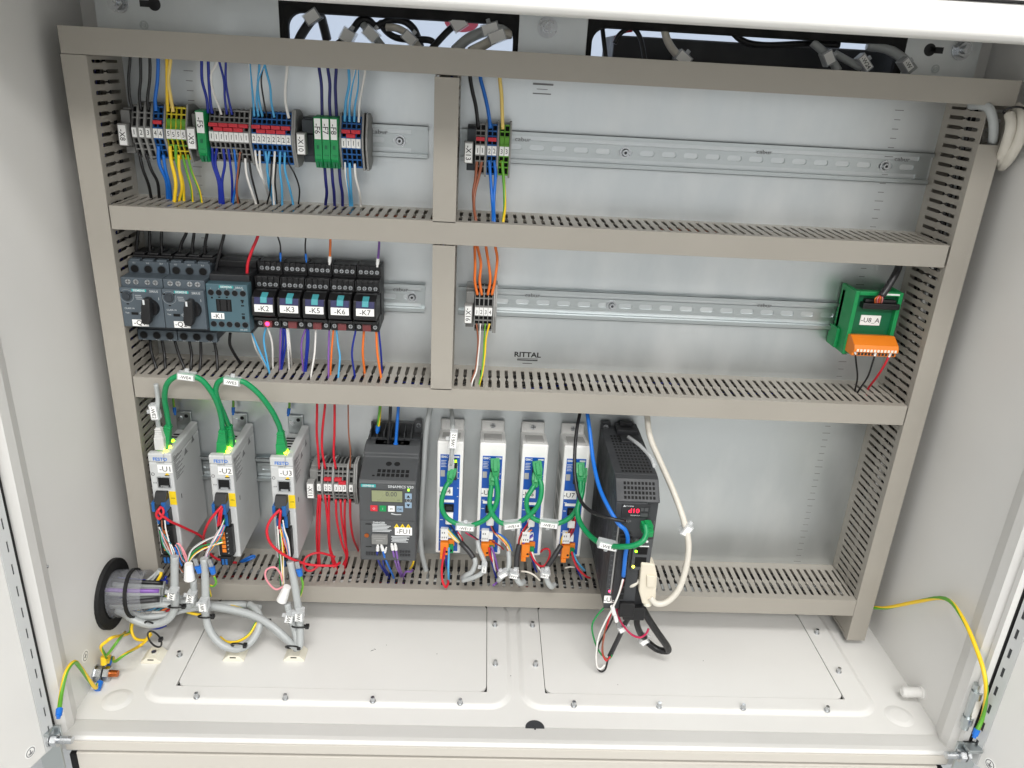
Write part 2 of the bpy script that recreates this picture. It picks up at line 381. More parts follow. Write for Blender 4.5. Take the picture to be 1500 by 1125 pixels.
# earth symbol sticker on the left wall
q = bp('p',125,961,X=XL)
st = MB().cyl((XL,q[1],q[2]),(1,0,0),7.5,.2,22); cpart(st, 'earth_sticker', 'label')
cpart(MB().ring((XL+.25,q[1],q[2]),(1,0,0),5.6,4.9,.1,20).box(XL+.25,XL+.35,q[1]-.5,q[1]+.5,q[2]-3,q[2]+3.5).box(XL+.25,XL+.35,q[1]-3,q[1]+3,q[2]-.6,q[2]+.4), 'earth_symbol', 'ink_grey')

# machine front below the cabinet
lowc = thing('lower_cabinet', 'cream painted lower cabinet front directly below the open cabinet rim', 'cabinet', (MIDX,-250,-760))
def lpart(mb, name, mats, bevel=0): return mb.move((-MIDX,250,760)).build(name, mats, lowc, None, bevel)
lpart(MB().box(-490,499,-258,-200,-622,-614.5), 'gap_rail', 'vent_grey'); lpart(MB().box(-484,493,-267,-265.2,-611.5,-599.5), 'top_strip', 'paint_warm', bevel=.4)
lpart(MB().box(-476,485,-265,-240,-900,-617.5), 'front_panel', 'paint_warm', bevel=1.2)
lpart(MB().box(-485,-478,-262,-240,-900,-623), 'seal', 'rubber'); lpart(MB().box(487,494,-262,-240,-900,-623), 'seal', 'rubber')

# mounting plate with two cable cut-outs along its top
PX0, PX1 = -468, 477
plate = thing('mounting_plate', 'galvanised steel mounting plate at the back carrying rails and ducts', 'panel', (0,0,-590))
def ppart(mb, name, mats, bevel=0, parent=plate): return mb.move((0,0,590)).build(name, mats, parent, None, bevel)
mb = MB().box(PX0,PX1,0,3,-590,88).box(PX0,PX1,0,3,150,160).box(PX0,-276,0,3,88,150).box(-26,46,0,3,88,150).box(391,PX1,0,3,88,150)
ppart(mb, 'sheet', 'galv')
for x0, x1 in ((-276,-26),(46,391)):
    mb = MB(); mz = lambda P: [(x, P2, z) for (x, z, P2) in P]
    ro = lambda d, y, r: [(x, y, z) for x, z, _ in rrect(x0+d, x1-d, 88+d*.5, 150-d*(2.1 if x0 < 0 else 1.7), r, 0)]
    loft(mb, [ro(-3,-.4,8), ro(-2,-2.5,9), ro(2,-3.2,12), ro(6,-1.5,15), ro(6.5,4,15), ro(4,8,12), ro(-3,8,8)])
    ppart(mb, 'edge_trim', 'rubber')
def nut(mb, x, z, r, y=0, ax=(0,-1,0)):
    mb.cyl((x,y,z),ax,r*1.35,1.2,20); mb.cyl((x,y-1.2,z),ax,r,r*.9,6); mb.cyl((x,y-1.2-r*.9,z),ax,r*.55,r*.6,12)
for px, py, r in ((170,2,8),(1411,73,8)):
    q = bp('p',px,py,Y=-4); m_ = MB(); nut(m_, q[0], q[2], r); ppart(m_, 'fixing_nut', 'steel')
for px, py, s in ((226,6,1),(1362,73,-1)):
    q = bp('p',px,py,Y=0); m_ = MB().cyl((q[0],0.05,q[2]),(0,-1,0),6.5,.25,20).box(q[0]-s*15,q[0],-.2,.05,q[2]-3.2,q[2]+3.2); ppart(m_, 'keyhole_shade', 'servo_dark')  # keyhole darkness painted as thin dark plates on the uncut sheet
for px, py in ((211,37),(1370,101)):
    q = bp('p',px,py,Y=0); m_ = MB().ring((q[0],0,q[2]),(0,-1,0),4.6,3,.8,18); m_.cyl((q[0],0,q[2]),(0,-1,0),2.2,1,10); ppart(m_, 'rivet', 'zinc')
q = bp('p',802,40,Y=-6)
ppart(MB().box(-27,46,-4,-.5,92,150), 'bracket', 'galv', bevel=.8); m_ = MB(); nut(m_, q[0], q[2], 8, -4); ppart(m_, 'fixing_nut', 'steel')
# printed scale marks and stencils on the sheet
sc = MB(); sd = MB()
for i in range(62):
    z = 73.6-10*i
    L = 7 if i % 5 else 10
    sc.box(402.5-L/2,402.5+L/2,-.12,0,z-.35,z+.35)
    sd.box(-378.5-L/2,-378.5+L/2,-.12,0,z-.35,z+.35)
for m_ in (sc, sd): ppart(m_, 'scale_marks', 'ink_grey')['kind'] = 'stuff'
o = text('RITTAL', 6.5, (4.8,-.15,590-234), plate, 'ink', bold=.25, sx=1.15)
ppart(MB().box(-8,17.5,-.15,0,-239.6,-239).box(-8,17.5,-.15,0,-242,-240.6).box(-1,11,-.15,0,-246,-245.3), 'stencil_lines', 'ink')
ppart(MB().box(-8.5,14,-.15,0,79,81).box(-4,8,-.15,0,74.5,75.2).box(-8,12,-.15,0,69.6,70.8), 'stencil_lines', 'ink_grey')
# red sign and white strip on the machine seen through the left cut-out
sg = thing('machine_sign', 'small maroon rounded sign seen through the left plate cut-out', 'sign', (-98,300,150))
mb = MB(); mb.prism([(24*math.cos(a*math.pi/12), -13*math.sin(a*math.pi/12)) for a in range(13)]+[(-24,6),(24,6)], 0, 6, 'y'); mb.build('sign_plate', 'maroon', sg)
rl = tag(MB().box(-420,420,300,320,183,189).build('light_bar', 'white'), 'thin white bar behind the left plate cut-out', 'bar')

for px, py, L, a in ((545,953,5,.5),(549,951,3,-.6),(748,990,1.6,.2),(640,958,1.2,.9),(566,945,1,.3),(1030,968,1.4,.4),(905,1003,1.0,1.2)):
    q = bp('p',px,py,Z=ZF+2.9); m_ = Matrix.Translation((q[0],q[1],ZF+2.95)) @ Matrix.Rotation(a,4,'Z')
    cpart(MB().prism([(-L/2,-.5),(L/2,-.2),(L/2,.3),(0,.6)],0,.12,'z').xf(m_), 'paint_chip', 'servo_dark')
# ================================================================== WIRING DUCTS
DD = 80.6
def slotted(mb, L, mapf, solid=0):
    """slotted duct wall: u along 0..L, v depth 0 (plate) .. 78 (front), thickness t 0..1.2; mapf(u,v,t)->xyz"""
    def slab(pts):
        n = len(pts); vs = [mapf(u,v,0) for u, v in pts]+[mapf(u,v,1.2) for u, v in pts]
        mb.idx(vs, [list(range(n)), list(range(n,2*n))[::-1]]+[(i,n+i,n+(i+1) % n,(i+1) % n) for i in range(n)])
    slab([(0,0),(L,0),(L,11),(0,11)]); slab([(0,69.5),(L,69.5),(L,77),(0,77)])
    n = int(L//10); start = (L-n*10)/2
    for i in range(n):
        c = start+10*i+5
        if c < solid: slab([(c-5,11),(c+5,11),(c+5,69.5),(c-5,69.5)]); continue
        a, b = c-3.0, c+3.0
        ex = (i*7919+int(L)) % 5*.12
        slab([(a,11),(b,11),(b,37-ex),(b+1.3,40),(b+1.3,43),(b,46),(b,66),(b+.9,69.5),(a-.9,69.5),(a,66),(a,46),(a-1.3,43),(a-1.3,40),(a,37-ex)])
    if start > 1.2:
        slab([(0,11),(start-1.0,11),(start-1.0,69.5),(0,69.5)]); slab([(L-start+1.0,11),(L,11),(L,69.5),(L-start+1.0,69.5)])
def duct(label, horiz, a0, a1, c0, c1, cover=None, wires=(), nw=9, solid=0):
    """horiz: runs along x from a0..a1, cross z c0..c1; else along z, cross x c0..c1"""
    base = (a0,0,c0) if horiz else (c0,0,a0)
    d = thing('wiring_duct', label, 'cable duct', base, 'grey slotted wiring ducts')
    L = a1-a0; W = c1-c0
    P = (lambda u,v,c: (u,-v,c)) if horiz else (lambda u,v,c: (c,-v,u))
    for c, sg in ((W,-1),(0,1)):
        mb = MB(); slotted(mb, L, lambda u,v,t: P(u,v+1.6,c+sg*t+sg*.5), solid)
        mb.build('slotted_wall', 'duct', d)
    def bx(u0,u1,v0,v1,w0,w1):
        p, q = P(u0,v0,w0), P(u1,v1,w1); return p[0],q[0],p[1],q[1],p[2],q[2]
    MB().box(*bx(0,L,0.1,1.5,.5,W-.5)).build('base', 'duct', d)
    cs = [cover] if cover and not isinstance(cover, list) else (cover or [(a0,a1)])
    for k0, k1 in cs:
        k0 -= a0; k1 -= a0
        mb = MB().box(*bx(k0,k1,DD-1.8,DD,0,W)).box(*bx(k0,k1,DD-10,DD-1.8,0,.45)).box(*bx(k0,k1,DD-10,DD-1.8,W-.45,W))
        mb.build('cover', 'duct', d, bevel=.55, seg=2)
    # loose wiring lying inside, seen through the slots
    for i in range(nw):
        col = wires[i % len(wires)] if wires else 'black'
        pts = []; n = max(4, int(L/85)); bu, bv = random.uniform(6,W-9), random.uniform(12,58)
        for k in range(n+1): pts.append(P(L*k/n, max(5,min(66,bv+random.uniform(-18,18))), max(4,min(W-4,bu+random.uniform(-5,5)))))
        pts[0] = P(2,bv,bu); pts[-1] = P(L-2,bv,bu)
        MB().tube(pts, random.choice((1.3,1.5,2.0)), 6, sub=3).build('inner_wire', 'w_'+col, d)
    return d
Z1, Z2, Z3 = -59.0, -250.6, -530.0; DW = 24.6
VL0, VL1, VR0, VR1 = -471, -446.4, 453.4, 478
BL = ('black','dblue','black','cdark','black','yellow','cdark','black','brown')
duct('topmost horizontal duct with a closed cover above the upper rail', True, -470, 480.5, 85.2, 110, wires=BL, nw=6)
duct('tall vertical duct along the left cabinet wall', False, -575, 84.6, VL0, VL1, wires=('black','navy','black','cdark','black','cgrey','navy'), nw=7)
duct('tall vertical duct along the right cabinet wall, its top left uncovered', False, -594, 84.6, VR0, VR1, cover=(-595,47), solid=42, wires=('black','cdark','black','cgrey','black'), nw=6)
duct('horizontal duct between the upper and middle rail rows', True, VL1+.4, VR0-.4, Z1-DW, Z1, cover=(VL1+1.5,VR0-2.5), wires=BL, nw=9)
duct('horizontal duct between the middle row and the drives', True, VL1+.4, VR0-.4, Z2-DW, Z2, cover=(VL1+1.5,VR0-1.5), wires=('black','black','dred','dblue','black','red','cdark','black','cgrey'), nw=10)
duct('lowest horizontal duct under the row of drives', True, VL1+.4, VR0-.4, Z3-DW, Z3, wires=('black','cdark','black','white','cgrey','black','dred','cdark','black','cgrey'), nw=11)
duct('short vertical duct left of the terminals marked X13', False, Z1+.4, 84.6, -110.3, -86, cover=(Z1-1.4,83), wires=('black','dblue'), nw=3)
duct('short vertical duct left of the terminals marked X16', False, Z2+.4, Z1-DW-.4, -109.8, -85.6, cover=(Z2-1.5,Z1-DW-1.2), wires=('black','dblue'), nw=3)

# ================================================================== DIN RAILS
def rail(label, x0, x1, zc, slot_x, skip=(), screws=(), marks=()):
    r = thing('din_rail', label, 'mounting rail', (x0,0,zc), 'galvanised mounting rails')
    L = x1-x0; mb = MB()
    # top-hat profile: web on the plate, two walls, two flanges
    for s in (-1,1):
        mb.box(0,L,-7.5,-1.4,s*12.6,s*13.6); mb.box(0,L,-7.5,-6.4,s*13.6,s*17.5); mb.box(0,L,-7.5,-5.6,s*16.9,s*17.5)
    xs = [k for k in sorted(slot_x) if x0+13 < k < x1-13]; cur = 0
    def cellring(cx):
        hw, hh, n = 12.5, 12.6, 6; inner = []
        for i in range(n+1): a = -math.pi/2+math.pi*i/n; inner.append((cx+5.2+3.1*math.cos(a), 3.1*math.sin(a)))
        for i in range(n+1): a = math.pi/2+math.pi*i/n; inner.append((cx-5.2+3.1*math.cos(a), 3.1*math.sin(a)))
        outer = []
        m = len(inner)
        for (x, z) in inner:
            dx, dz = x-cx, z; k = min(hw/abs(dx) if abs(dx) > 1e-6 else 1e9, hh/abs(dz) if abs(dz) > 1e-6 else 1e9); outer.append((cx+dx*k, dz*k))
        # add the true corners
        vs = [(x,-1.4,z) for x, z in outer]+[(x,-1.4,z) for x, z in inner]+[(x,-.2,z) for x, z in inner]
        fs = []
        for i in range(m):
            j = (i+1) % m; fs.append((i,j,m+j,m+i)); fs.append((m+i,m+j,2*m+j,2*m+i))
        mb.idx(vs, fs)
        for sx in (-1,1):
            for sz in (-1,1):
                co = (cx+sx*hw, sz*hh)
                o1 = [p for p in outer if abs(p[0]-co[0]) < 1e-4 and p[1]*sz > 0]; o2 = [p for p in outer if abs(p[1]-co[1]) < 1e-4 and (p[0]-cx)*sx > 0]
                if o1 and o2:
                    a = max(o1, key=lambda p: abs(p[1])); b = max(o2, key=lambda p: abs(p[0]-cx)); mb.face([(co[0],-1.4,co[1]),(a[0],-1.4,a[1]),(b[0],-1.4,b[1])])
    for k in xs:
        c = k-x0
        if c-12.5 > cur+.01: mb.box(cur,c-12.5,-1.4,-.2,-12.6,12.6)
        cellring(c); cur = c+12.5
    if cur < L: mb.box(cur,L,-1.4,-.2,-12.6,12.6)
    mb.build('rail_profile', 'zinc', r)
    for k in screws:
        MB().cyl((k-x0,-1.4,0),(0,-1,0),6.4,1,20).cyl((k-x0,-2.4,0),(0,-1,0),4.6,2.6,16,r2=3.4).build('screw', 'steel', r).data.materials[0]
        MB().cyl((k-x0,-5.05,0),(0,-1,0),1.7,.1,6).build('socket', 'servo_dark', r)
    for k in marks: text('cabur', 5, (k-x0,-1.5,8.6), r, 'ink_grey', sx=1.15)
    return r
ZR1, ZR2, ZR3 = 13.0, -166.0, -405.0
rail('upper left rail carrying terminal strips X8 to X10', -445.5, -121.5, ZR1, [-152.9-25*i for i in range(-1,12)], screws=(-152.9,), marks=(-175,))
rail('upper right rail, long and mostly empty, right of terminals X13', -84, 451, ZR1, [25*i for i in range(-2,18)], screws=(100,400), marks=(-16,258,418))
rail('middle left rail carrying motor breakers and relays', -445.5, -123, ZR2, [-140.5-25*i for i in range(-1,12)], screws=(-138.4,), marks=(-152,))
rail('middle right rail between terminals X16 and the green module', -83, 438, ZR2, [-5.6+25*i for i in range(-2,17)], screws=(103,), marks=(6,290))
rail('lower left rail behind the white drives and terminals X11', -445.5, -200, ZR3, [-300-25*i for i in range(-3,5)])
# ================================================================== TERMINAL STRIPS
def tb_proto(main, second=None):
    """one feed-through terminal: recessed core, lattice front, z relative to the rail centre"""
    w = 5.1; mb = MB()
    y_up = lambda z: -44+(z-4)*(8/21.); y_lo = lambda z: -44+(-6-z)*(8/21.)
    mb.prism([(-2,-22),(-2,20),(-20,24),(-33,24),(-41,4),(-41,-6),(-33,-26),(-20,-26)], .1, w-.1, 'x', 1)
    for x0, x1 in ((0,.55),(w-.55,w)):
        mb.prism([(-2,-23),(-2,21),(-18,25.5),(y_up(25.5),25.5),(-44.2,4),(-44.2,-6),(y_lo(-27.5),-27.5),(-18,-27.5)], x0, x1, 'x', 0)
    for k, (z0, z1) in enumerate(((23.8,25.4),(17.6,18.9),(12.6,13.8),(3.6,5))):
        mb.box(.5,w-.5,y_up(z0)+7,y_up((z0+z1)/2)-.2,z0,z1, 2 if second and k > 1 else 0)
    for k, (z0, z1) in enumerate(((-7.2,-6),(-13.4,-12.2),(-19.2,-18),(-27.4,-25.8))):
        mb.box(.5,w-.5,y_lo(z1)+7,y_lo((z0+z1)/2)-.2,z0,z1, 2 if second and k < 2 else 0)
    mb.box(.5,w-.5,-42,-38,-6,4, 0)
    if second: mb.box(.5,w-.5,-41.8,-37,5,12.6, 2)
    return mb.mesh('housing', [main, 'dark', second or main])
PROTO = {k: tb_proto(*a) for k, a in dict(grey=('tb_grey',), blue=('tb_blue',), pe=('tb_yellow','tb_green'), lime=('tb_green','tb_green'), lgrey=('tb_lgrey',)).items()}
MARK = MB().box(.25,4.85,-45.4,-44.3,-5.8,3.6).mesh('marker', ['label'])
PART_TALL = MB().prism([(-2,-24),(-2,23),(-16,28.5),(-35,28.5),(-45.2,5),(-45.2,-7),(-35,-30),(-16,-30)], 0, 1.9, 'x').mesh('end_plate', ['tb_lgrey'])
ORDN = ORD+['thirteenth','fourteenth','fifteenth','sixteenth']
CNAME = dict(grey='grey', lgrey='light grey', blue='blue', pe='yellow-green', lime='lime green')
def strip(sname, zc, items):
    """items: (x, kind, number)"""
    seen = {}; pos = 0
    tot = {}
    for x, k, n in items: tot[(k,n)] = tot.get((k,n),0)+1
    for x, k, n in items:
        if k == 'plate':
            o = link('end_plate', PART_TALL, None, (x,0,zc)); seen['pl'] = seen.get('pl',0)+1
            tag(o, '%s light grey partition plate from the left in terminal strip %s' % (ORD[seen['pl']-1], sname), 'end plate', 'partition plates between terminals'); continue
        i = seen[(k,n)] = seen.get((k,n),0)+1
        pos += 1
        t = thing('terminal_block', '%s terminal block from the left in strip %s, %s with number %s' % (ORDN[pos-1], sname, CNAME[k], n), 'terminal block', (x,0,zc), 'rail terminal blocks')
        link('housing', PROTO[k], t); m_ = link('marker', MARK, t)
        text(n, 5.2, (2.55,-45.5,-1.2+((i*37+len(sname)*11) % 5-2)*.18), m_, 'ink', rot=((i*53) % 7-3)*.03, sx=.8)
def jumper(zc, x, wd, z, y, label):
    o = MB().box(0,wd,-4.4,0,-1.9,1.9).box(wd*.25,wd*.75,-4.7,-4.3,-.6,.6).build('jumper_plug', 'red_plug', None, (x,y,zc+z), bevel=.4)
    tag(o, label, 'jumper', 'red jumper plugs in the terminal strips')
def end_clamp(x, zc, mark, m='tb_grey', dx=0, body_w=9.5, off=0):
    e = thing('end_clamp', '%s rail end clamp carrying the tag %s' % ('dark grey' if m == 'sirius_dark' else 'grey', mark), 'end clamp', (x,0,zc), 'rail end clamps with strip tags')
    mb = MB().box(off,off+body_w,-30,-1,-22,22).box(off,off+body_w,-38,-30,6,20).box(off+1,off+body_w-1,-33,-30,-18,5).box(off,off+body_w,-34,-30,-24,-17)
    mb.build('clamp_body', m, e, bevel=.6)
    MB().box(dx,dx+9.2,-49,-38,-15,7.2).build('tag_holder', 'tb_lgrey', e, bevel=.5)
    pl = MB().box(dx+.9,dx+8.3,-49.6,-49,-14.2,5.6).build('tag_plate', 'label', e)
    text('-'+mark, 5.8, (dx+4.6,-49.75,-4.2), pl, 'ink', rot=math.pi/2, sx=.95)
    return e
# upper row
end_clamp(-439.8, ZR1, 'X8')
strip('X8', ZR1, [(-427.2,'grey','1'),(-422,'plate',''),(-420,'grey','2'),(-414.8,'plate',''),(-412.9,'grey','3'),(-407.7,'plate',''),(-405.4,'blue','4'),(-400.2,'blue','4'),(-394.4,'plate',''),(-392,'pe','5'),(-386.9,'pe','5'),(-381.8,'pe','5'),(-376.7,'pe','5'),(-371.5,'plate','')])
jumper(ZR1,-404.4,8.6,10,-41,'red jumper plug across the blue terminals marked 4 in strip X8')
end_clamp(-369.3, ZR1, 'X9', off=3)
strip('X9', ZR1, [(-347.6+5.14*i,'grey','1') for i in range(8)]+[(-306.2,'plate','')]+[(-303.4+5.1*i,'blue','2') for i in range(8)]+[(-262.2,'plate',''),(-260,'plate','')])
for i in range(4): jumper(ZR1,-347.2+10.3*i,9.4,10.6,-41,'%s upper red jumper plug from the left on the grey terminals of strip X9' % ORD[i]); 
for i in range(3): jumper(ZR1,-342.2+10.3*i,9.4,6.4,-42,'%s lower red jumper plug from the left on the grey terminals of strip X9' % ORD[i])
for i in range(4): jumper(ZR1,-303+10.2*i,9.2,10.6,-41,'%s upper red jumper plug from the left on the blue terminals of strip X9' % ORD[i])
for i in range(3): jumper(ZR1,-297.8+10.2*i,9.2,6.4,-42,'%s lower red jumper plug from the left on the blue terminals of strip X9' % ORD[i])
end_clamp(-256, ZR1, 'X10', 'sirius_dark', body_w=12, off=4)
strip('X10', ZR1, [(-212,'plate','')]+[(-209.9+5.13*i,'blue','1') for i in range(4)]+[(-188.6,'plate',''),(-184.5,'plate','')])
jumper(ZR1,-209.4,9.2,10.6,-41,'upper left red jumper plug on the blue terminals of strip X10'); jumper(ZR1,-199.2,9.2,10.6,-41,'upper right red jumper plug on the blue terminals of strip X10'); jumper(ZR1,-204.3,9.2,6.4,-42,'lower red jumper plug on the blue terminals of strip X10')
end_clamp(-79.8, ZR1, 'X13', 'sirius_dark', off=2.5)
strip('X13', ZR1, [(-68.2,'grey','1'),(-63.1,'grey','1'),(-57.9,'plate',''),(-55.6,'blue','2'),(-50.5,'blue','2'),(-45.1,'plate',''),(-42.6,'lime','3'),(-37.3,'lime','3'),(-31.9,'plate','')])
jumper(ZR1,-67.6,9,10.2,-41,'red jumper plug across the grey terminals marked 1 in strip X13'); jumper(ZR1,-55,9,10.2,-41,'red jumper plug across the blue terminals marked 2 in strip X13')
# middle row and drive row strips
end_clamp(-74.5, ZR2, 'X16', off=1.5)
strip('X16', ZR2, [(-62.6+5.1*i,'grey',str(i+1)) for i in range(4)]+[(-41.4,'plate',''),(-39.2,'plate','')])
end_clamp(-264.6, ZR3, 'X11', 'tb_grey', off=2.5)
strip('X11', ZR3, [(-252.6,'grey','1'),(-247.2,'plate',''),(-244.2,'grey','2'),(-239,'grey','2'),(-233.6,'plate',''),(-231.2,'grey','3'),(-226,'grey','3'),(-220.8,'grey','3'),(-215.4,'plate',''),(-212.6,'grey','4'),(-207,'plate',''),(-204.6,'plate','')])
jumper(ZR3,-243.6,9,10.2,-41,'red jumper plug across the terminals marked 2 in strip X11'); jumper(ZR3,-230.6,9,10.2,-41,'upper red jumper plug across the terminals marked 3 in strip X11'); jumper(ZR3,-225.2,9,6.2,-42,'lower red jumper plug across the terminals marked 3 in strip X11')
# green fuse modules
def fuse(x, mark, wd, rot=True):
    f = thing('fuse_module', 'slim green plug-in fuse module marked %s' % mark, 'fuse module', (x,0,ZR1), 'green fuse modules')
    MB().prism([(-1,-22),(-1,20),(-30,25),(-50,24),(-50,-18),(-44,-28),(-22,-28)], 0, wd-.35, 'x').build('housing', 'green', f, bevel=.5)
    MB().box(wd*.3,wd*.6,-50.4,-49.9,-8,-4).box(wd*.2,wd*.8,-50.3,-49.9,-14.5,-13.8).build('latch', 'green_dark', f)
    MB().box(wd*.2,wd*.45,-49,-46,-27,-21).box(wd*.6,wd*.85,-49,-46,-27,-21).build('lever', 'green_dark', f)
    pl = MB().box(.8,wd-1.1,-50.7,-50,2,22.6).build('marker', 'label', f)
    text('-'+mark, 6.0, (wd/2-.2,-50.85,12.4), pl, 'ink', rot=math.pi/2)
fuse(-358.4,'F5',9.4)
for i in range(3): fuse(-237.3+8.45*i,'F%d' % (6+i),8.3)

# ================================================================== WIRES
STR = {}
DISC = dict(black='black', dblue='dark blue', navy='navy blue', blue='blue', lblue='light blue', yellow='yellow', white='white', brown='brown', orange='orange', red='red', violet='violet', pink='pink', cream='pale yellow',
            grey='grey', green='green', ygreen='yellow-green', cgreen='green', cgrey='grey', cwhite='white', cdark='dark grey', teal='teal', maroon='magenta', lw='white and light blue', yg='yellow-green striped', dred='dark red')
def wpath(view, pts, Y, top=False, zend=None, drop=14):
    P = []
    for i, p in enumerate(pts):
        if p[0] == 'w': P.append(tuple(p[1:4])); continue
        if len(p) > 3: P.append(bp(view,p[0],p[1],X=p[3])); continue
        yy = p[2] if len(p) > 2 else Y
        if zend is not None and i == len(pts)-1: P.append(bp(view,p[0],p[1],Z=zend))
        else: P.append(bp(view,p[0],p[1],Y=yy))
    if zend is not None:
        # ease the depth towards the entry point of the duct
        ye = max(-66,min(-14,P[-1][1])); n = len(P)
        for i in range(1,n-1):
            t = i/(n-1); yy = (pts[i][2] if len(pts[i]) > 2 else Y); yy = yy+(ye-yy)*t*t; P[i] = bp(view,pts[i][0],pts[i][1],Y=yy)
        q = P[-1]; d = Vector(q)-Vector(P[-2]); P.append((q[0]+d.x*.15, q[1], q[2]-drop))
    if top:
        q = P[0]; P.insert(0, (q[0], q[1], q[2]+18))
    return P
def wire(col, view, pts, r=1.25, Y=-40, label='', top=False, zend=None, group=None, n=8, ferrule=None, cat='wire', name='wire', drop=14, sub=5):
    P = wpath(view, pts, Y, top, zend, drop)
    o0 = P[0]; Q = [(a-o0[0], b-o0[1], c-o0[2]) for a, b, c in P]
    if col == 'yg': mb = MB().tube(Q, r, 10, (0,0,0,1,1), .035, sub); mats = ['w_yellow','w_ygreen']
    elif col == 'lw': mb = MB().tube(Q, r, 8, (0,0,0,1), .03, sub); mats = ['w_lblue','w_white']
    else: mb = MB().tube(Q, r, n, (0,), 0, sub); mats = ['w_'+col]
    o = mb.build(name, mats, None, o0); tag(o, label, cat, group)
    if ferrule:
        where, fc = ferrule; idx = -1 if where == 'end' else 0
        e = Vector(Q[idx]); d = (Vector(Q[-2 if idx else 1])-e).normalized()
        MB().cyl(e-d*3, d, r*.9, 3, 10).cyl(e, d, r*1.35, 7, 10, r2=r*1.5).build('ferrule', fc, o)
    return o
def wires(lst, fmt, group, **kw):
    cnt = {}; tot = {}
    for it in lst: tot[it[0]] = tot.get(it[0],0)+1
    for it in lst:
        c = it[0]; cnt[c] = cnt.get(c,0)+1
        which = ('' if tot[c] == 1 else ORD[cnt[c]-1]+' ')
        k = dict(kw); k.update(it[3] if len(it) > 3 else {})
        tail = '' if tot[c] == 1 else ' from the left'
        wire(c, it[1], it[2], label=(which+DISC[c]+' wire'+tail+' '+fmt), group=group, **k)
GT = 'wires into the top of terminal strips'; GB = 'wires out of the bottom of terminal strips'
wires([('black','a',[(490,300),(482,430),(488,540),(505,605)],dict(r=1.6)),('black','a',[(545,302),(548,430),(540,520),(548,605)],dict(r=1.6)),('black','a',[(597,305),(598,430),(585,540),(590,605)],dict(r=1.6)),
       ('blue','a',[(643,310),(640,440),(628,540),(632,610)],dict(r=1.9)),('yellow','a',[(690,310),(692,440),(693,540),(697,612)],dict(r=1.7)),('cream','a',[(712,310),(700,440),(712,530),(727,615)],dict(r=1.9))],
      'entering the top of strip X8', GT, top=True)
wires([('black','a',[(540,840),(560,930),(590,1010),(605,1085)],dict(r=1.7)),('black','a',[(577,845),(605,930),(640,1000),(650,1085)],dict(r=1.7)),('blue','a',[(645,800),(650,900),(688,990),(697,1090)],dict(r=2)),('blue','a',[(672,850),(684,930),(705,1010),(714,1090)],dict(r=1.8)),
       ('yellow','a',[(708,800),(715,880),(740,1000),(733,1105)],dict(r=2)),('yg','a',[(740,800),(745,880),(778,1000),(785,1100)],dict(r=1.8)),('yellow','a',[(757,850),(760,930),(775,1030),(760,1100)],dict(r=1.7)),('yg','a',[(778,850),(800,940),(825,1030),(833,1105)],dict(r=1.3)),('yg','a',[(805,850),(830,950),(868,1040),(883,1110)],dict(r=1.3))],
      'leaving the bottom of strip X8', GB, zend=Z1)
wires([('dblue','a',[(882,325),(885,440),(910,540),(918,622)],dict(r=1.6)),('dblue','a',[(918,325),(922,440),(930,550),(940,624)],dict(r=1.6)),('white','a',[(968,330),(935,410),(945,500),(975,580),(992,630)]),('dblue','a',[(978,330),(1005,440),(1010,540),(1022,628)]),('dblue','a',[(1015,330),(1015,440),(1030,540),(1050,630)])],
      'entering grey strip X9 above', GT, top=True)
wires([('lw','a',[(1145,342),(1155,450),(1165,550),(1172,640)]),('lblue','a',[(1200,348),(1190,470),(1185,560),(1195,640)]),('lw','a',[(1225,348),(1192,450),(1197,540),(1217,640)]),('black','a',[(1222,350),(1210,440),(1222,540),(1242,645)],dict(r=.9)),('lblue','a',[(1228,350),(1258,470),(1265,560),(1282,645)]),('white','a',[(1353,358),(1342,480),(1345,570),(1362,650)],dict(r=1.5))],
      'entering blue strip X9 above', GT, top=True)
wires([('dblue','a',[(940,805),(945,900),(975,1000),(983,1115)],dict(r=1.6)),('dblue','a',[(968,805),(958,900),(985,1000),(993,1115)],dict(r=1.5)),('dblue','a',[(1000,810),(1010,900),(995,1000),(1003,1115)],dict(r=1.5)),('dblue','a',[(1028,810),(1040,900),(1050,1000),(1050,1110)],dict(r=1.4)),('blue','a',[(1060,810),(1070,900),(1075,980),(1055,1112)]),('brown','a',[(1095,835),(1082,950),(1075,1040),(1083,1115)]),('black','a',[(1100,840),(1087,950),(1072,1040),(1092,1115)],dict(r=1)),('white','a',[(1122,870),(1130,960),(1160,1060),(1180,1118)]),('black','a',[(1143,870),(1155,960),(1180,1060),(1194,1118)],dict(r=1.1))],
      'leaving the grey part of strip X9 below', GB, zend=Z1)
wires([('white','a',[(1175,820),(1190,920),(1230,1010),(1255,1095)]),('white','a',[(1200,825),(1205,920),(1228,1010),(1262,1100)]),('lblue','a',[(1233,830),(1245,920),(1250,1010),(1275,1115)]),('lblue','a',[(1255,830),(1242,930),(1265,1030),(1284,1120)]),('black','a',[(1268,885),(1262,980),(1257,1060),(1242,1120)],dict(r=.9)),('white','a',[(1285,830),(1280,930),(1275,1020),(1280,1122)]),('black','a',[(1292,890),(1286,1000),(1292,1060),(1296,1118)],dict(r=.9)),('lblue','a',[(1315,830),(1312,930),(1323,1030),(1325,1122)]),('lblue','a',[(1340,835),(1340,930),(1365,1030),(1385,1122)]),('black','a',[(1355,890),(1395,960),(1420,1040),(1415,1120)],dict(r=.9))],
      'leaving the blue part of strip X9 below', GB, zend=Z1)
wires([('navy','b',[(252,365),(265,460),(268,560),(270,650)]),('navy','b',[(300,368),(312,460),(310,560),(315,652)]),('navy','b',[(347,370),(342,470),(345,560),(350,655)])], 'entering the fuse modules F6 to F8 from above', 'navy wires at the fuse modules', top=True, r=1.7, Y=-34)
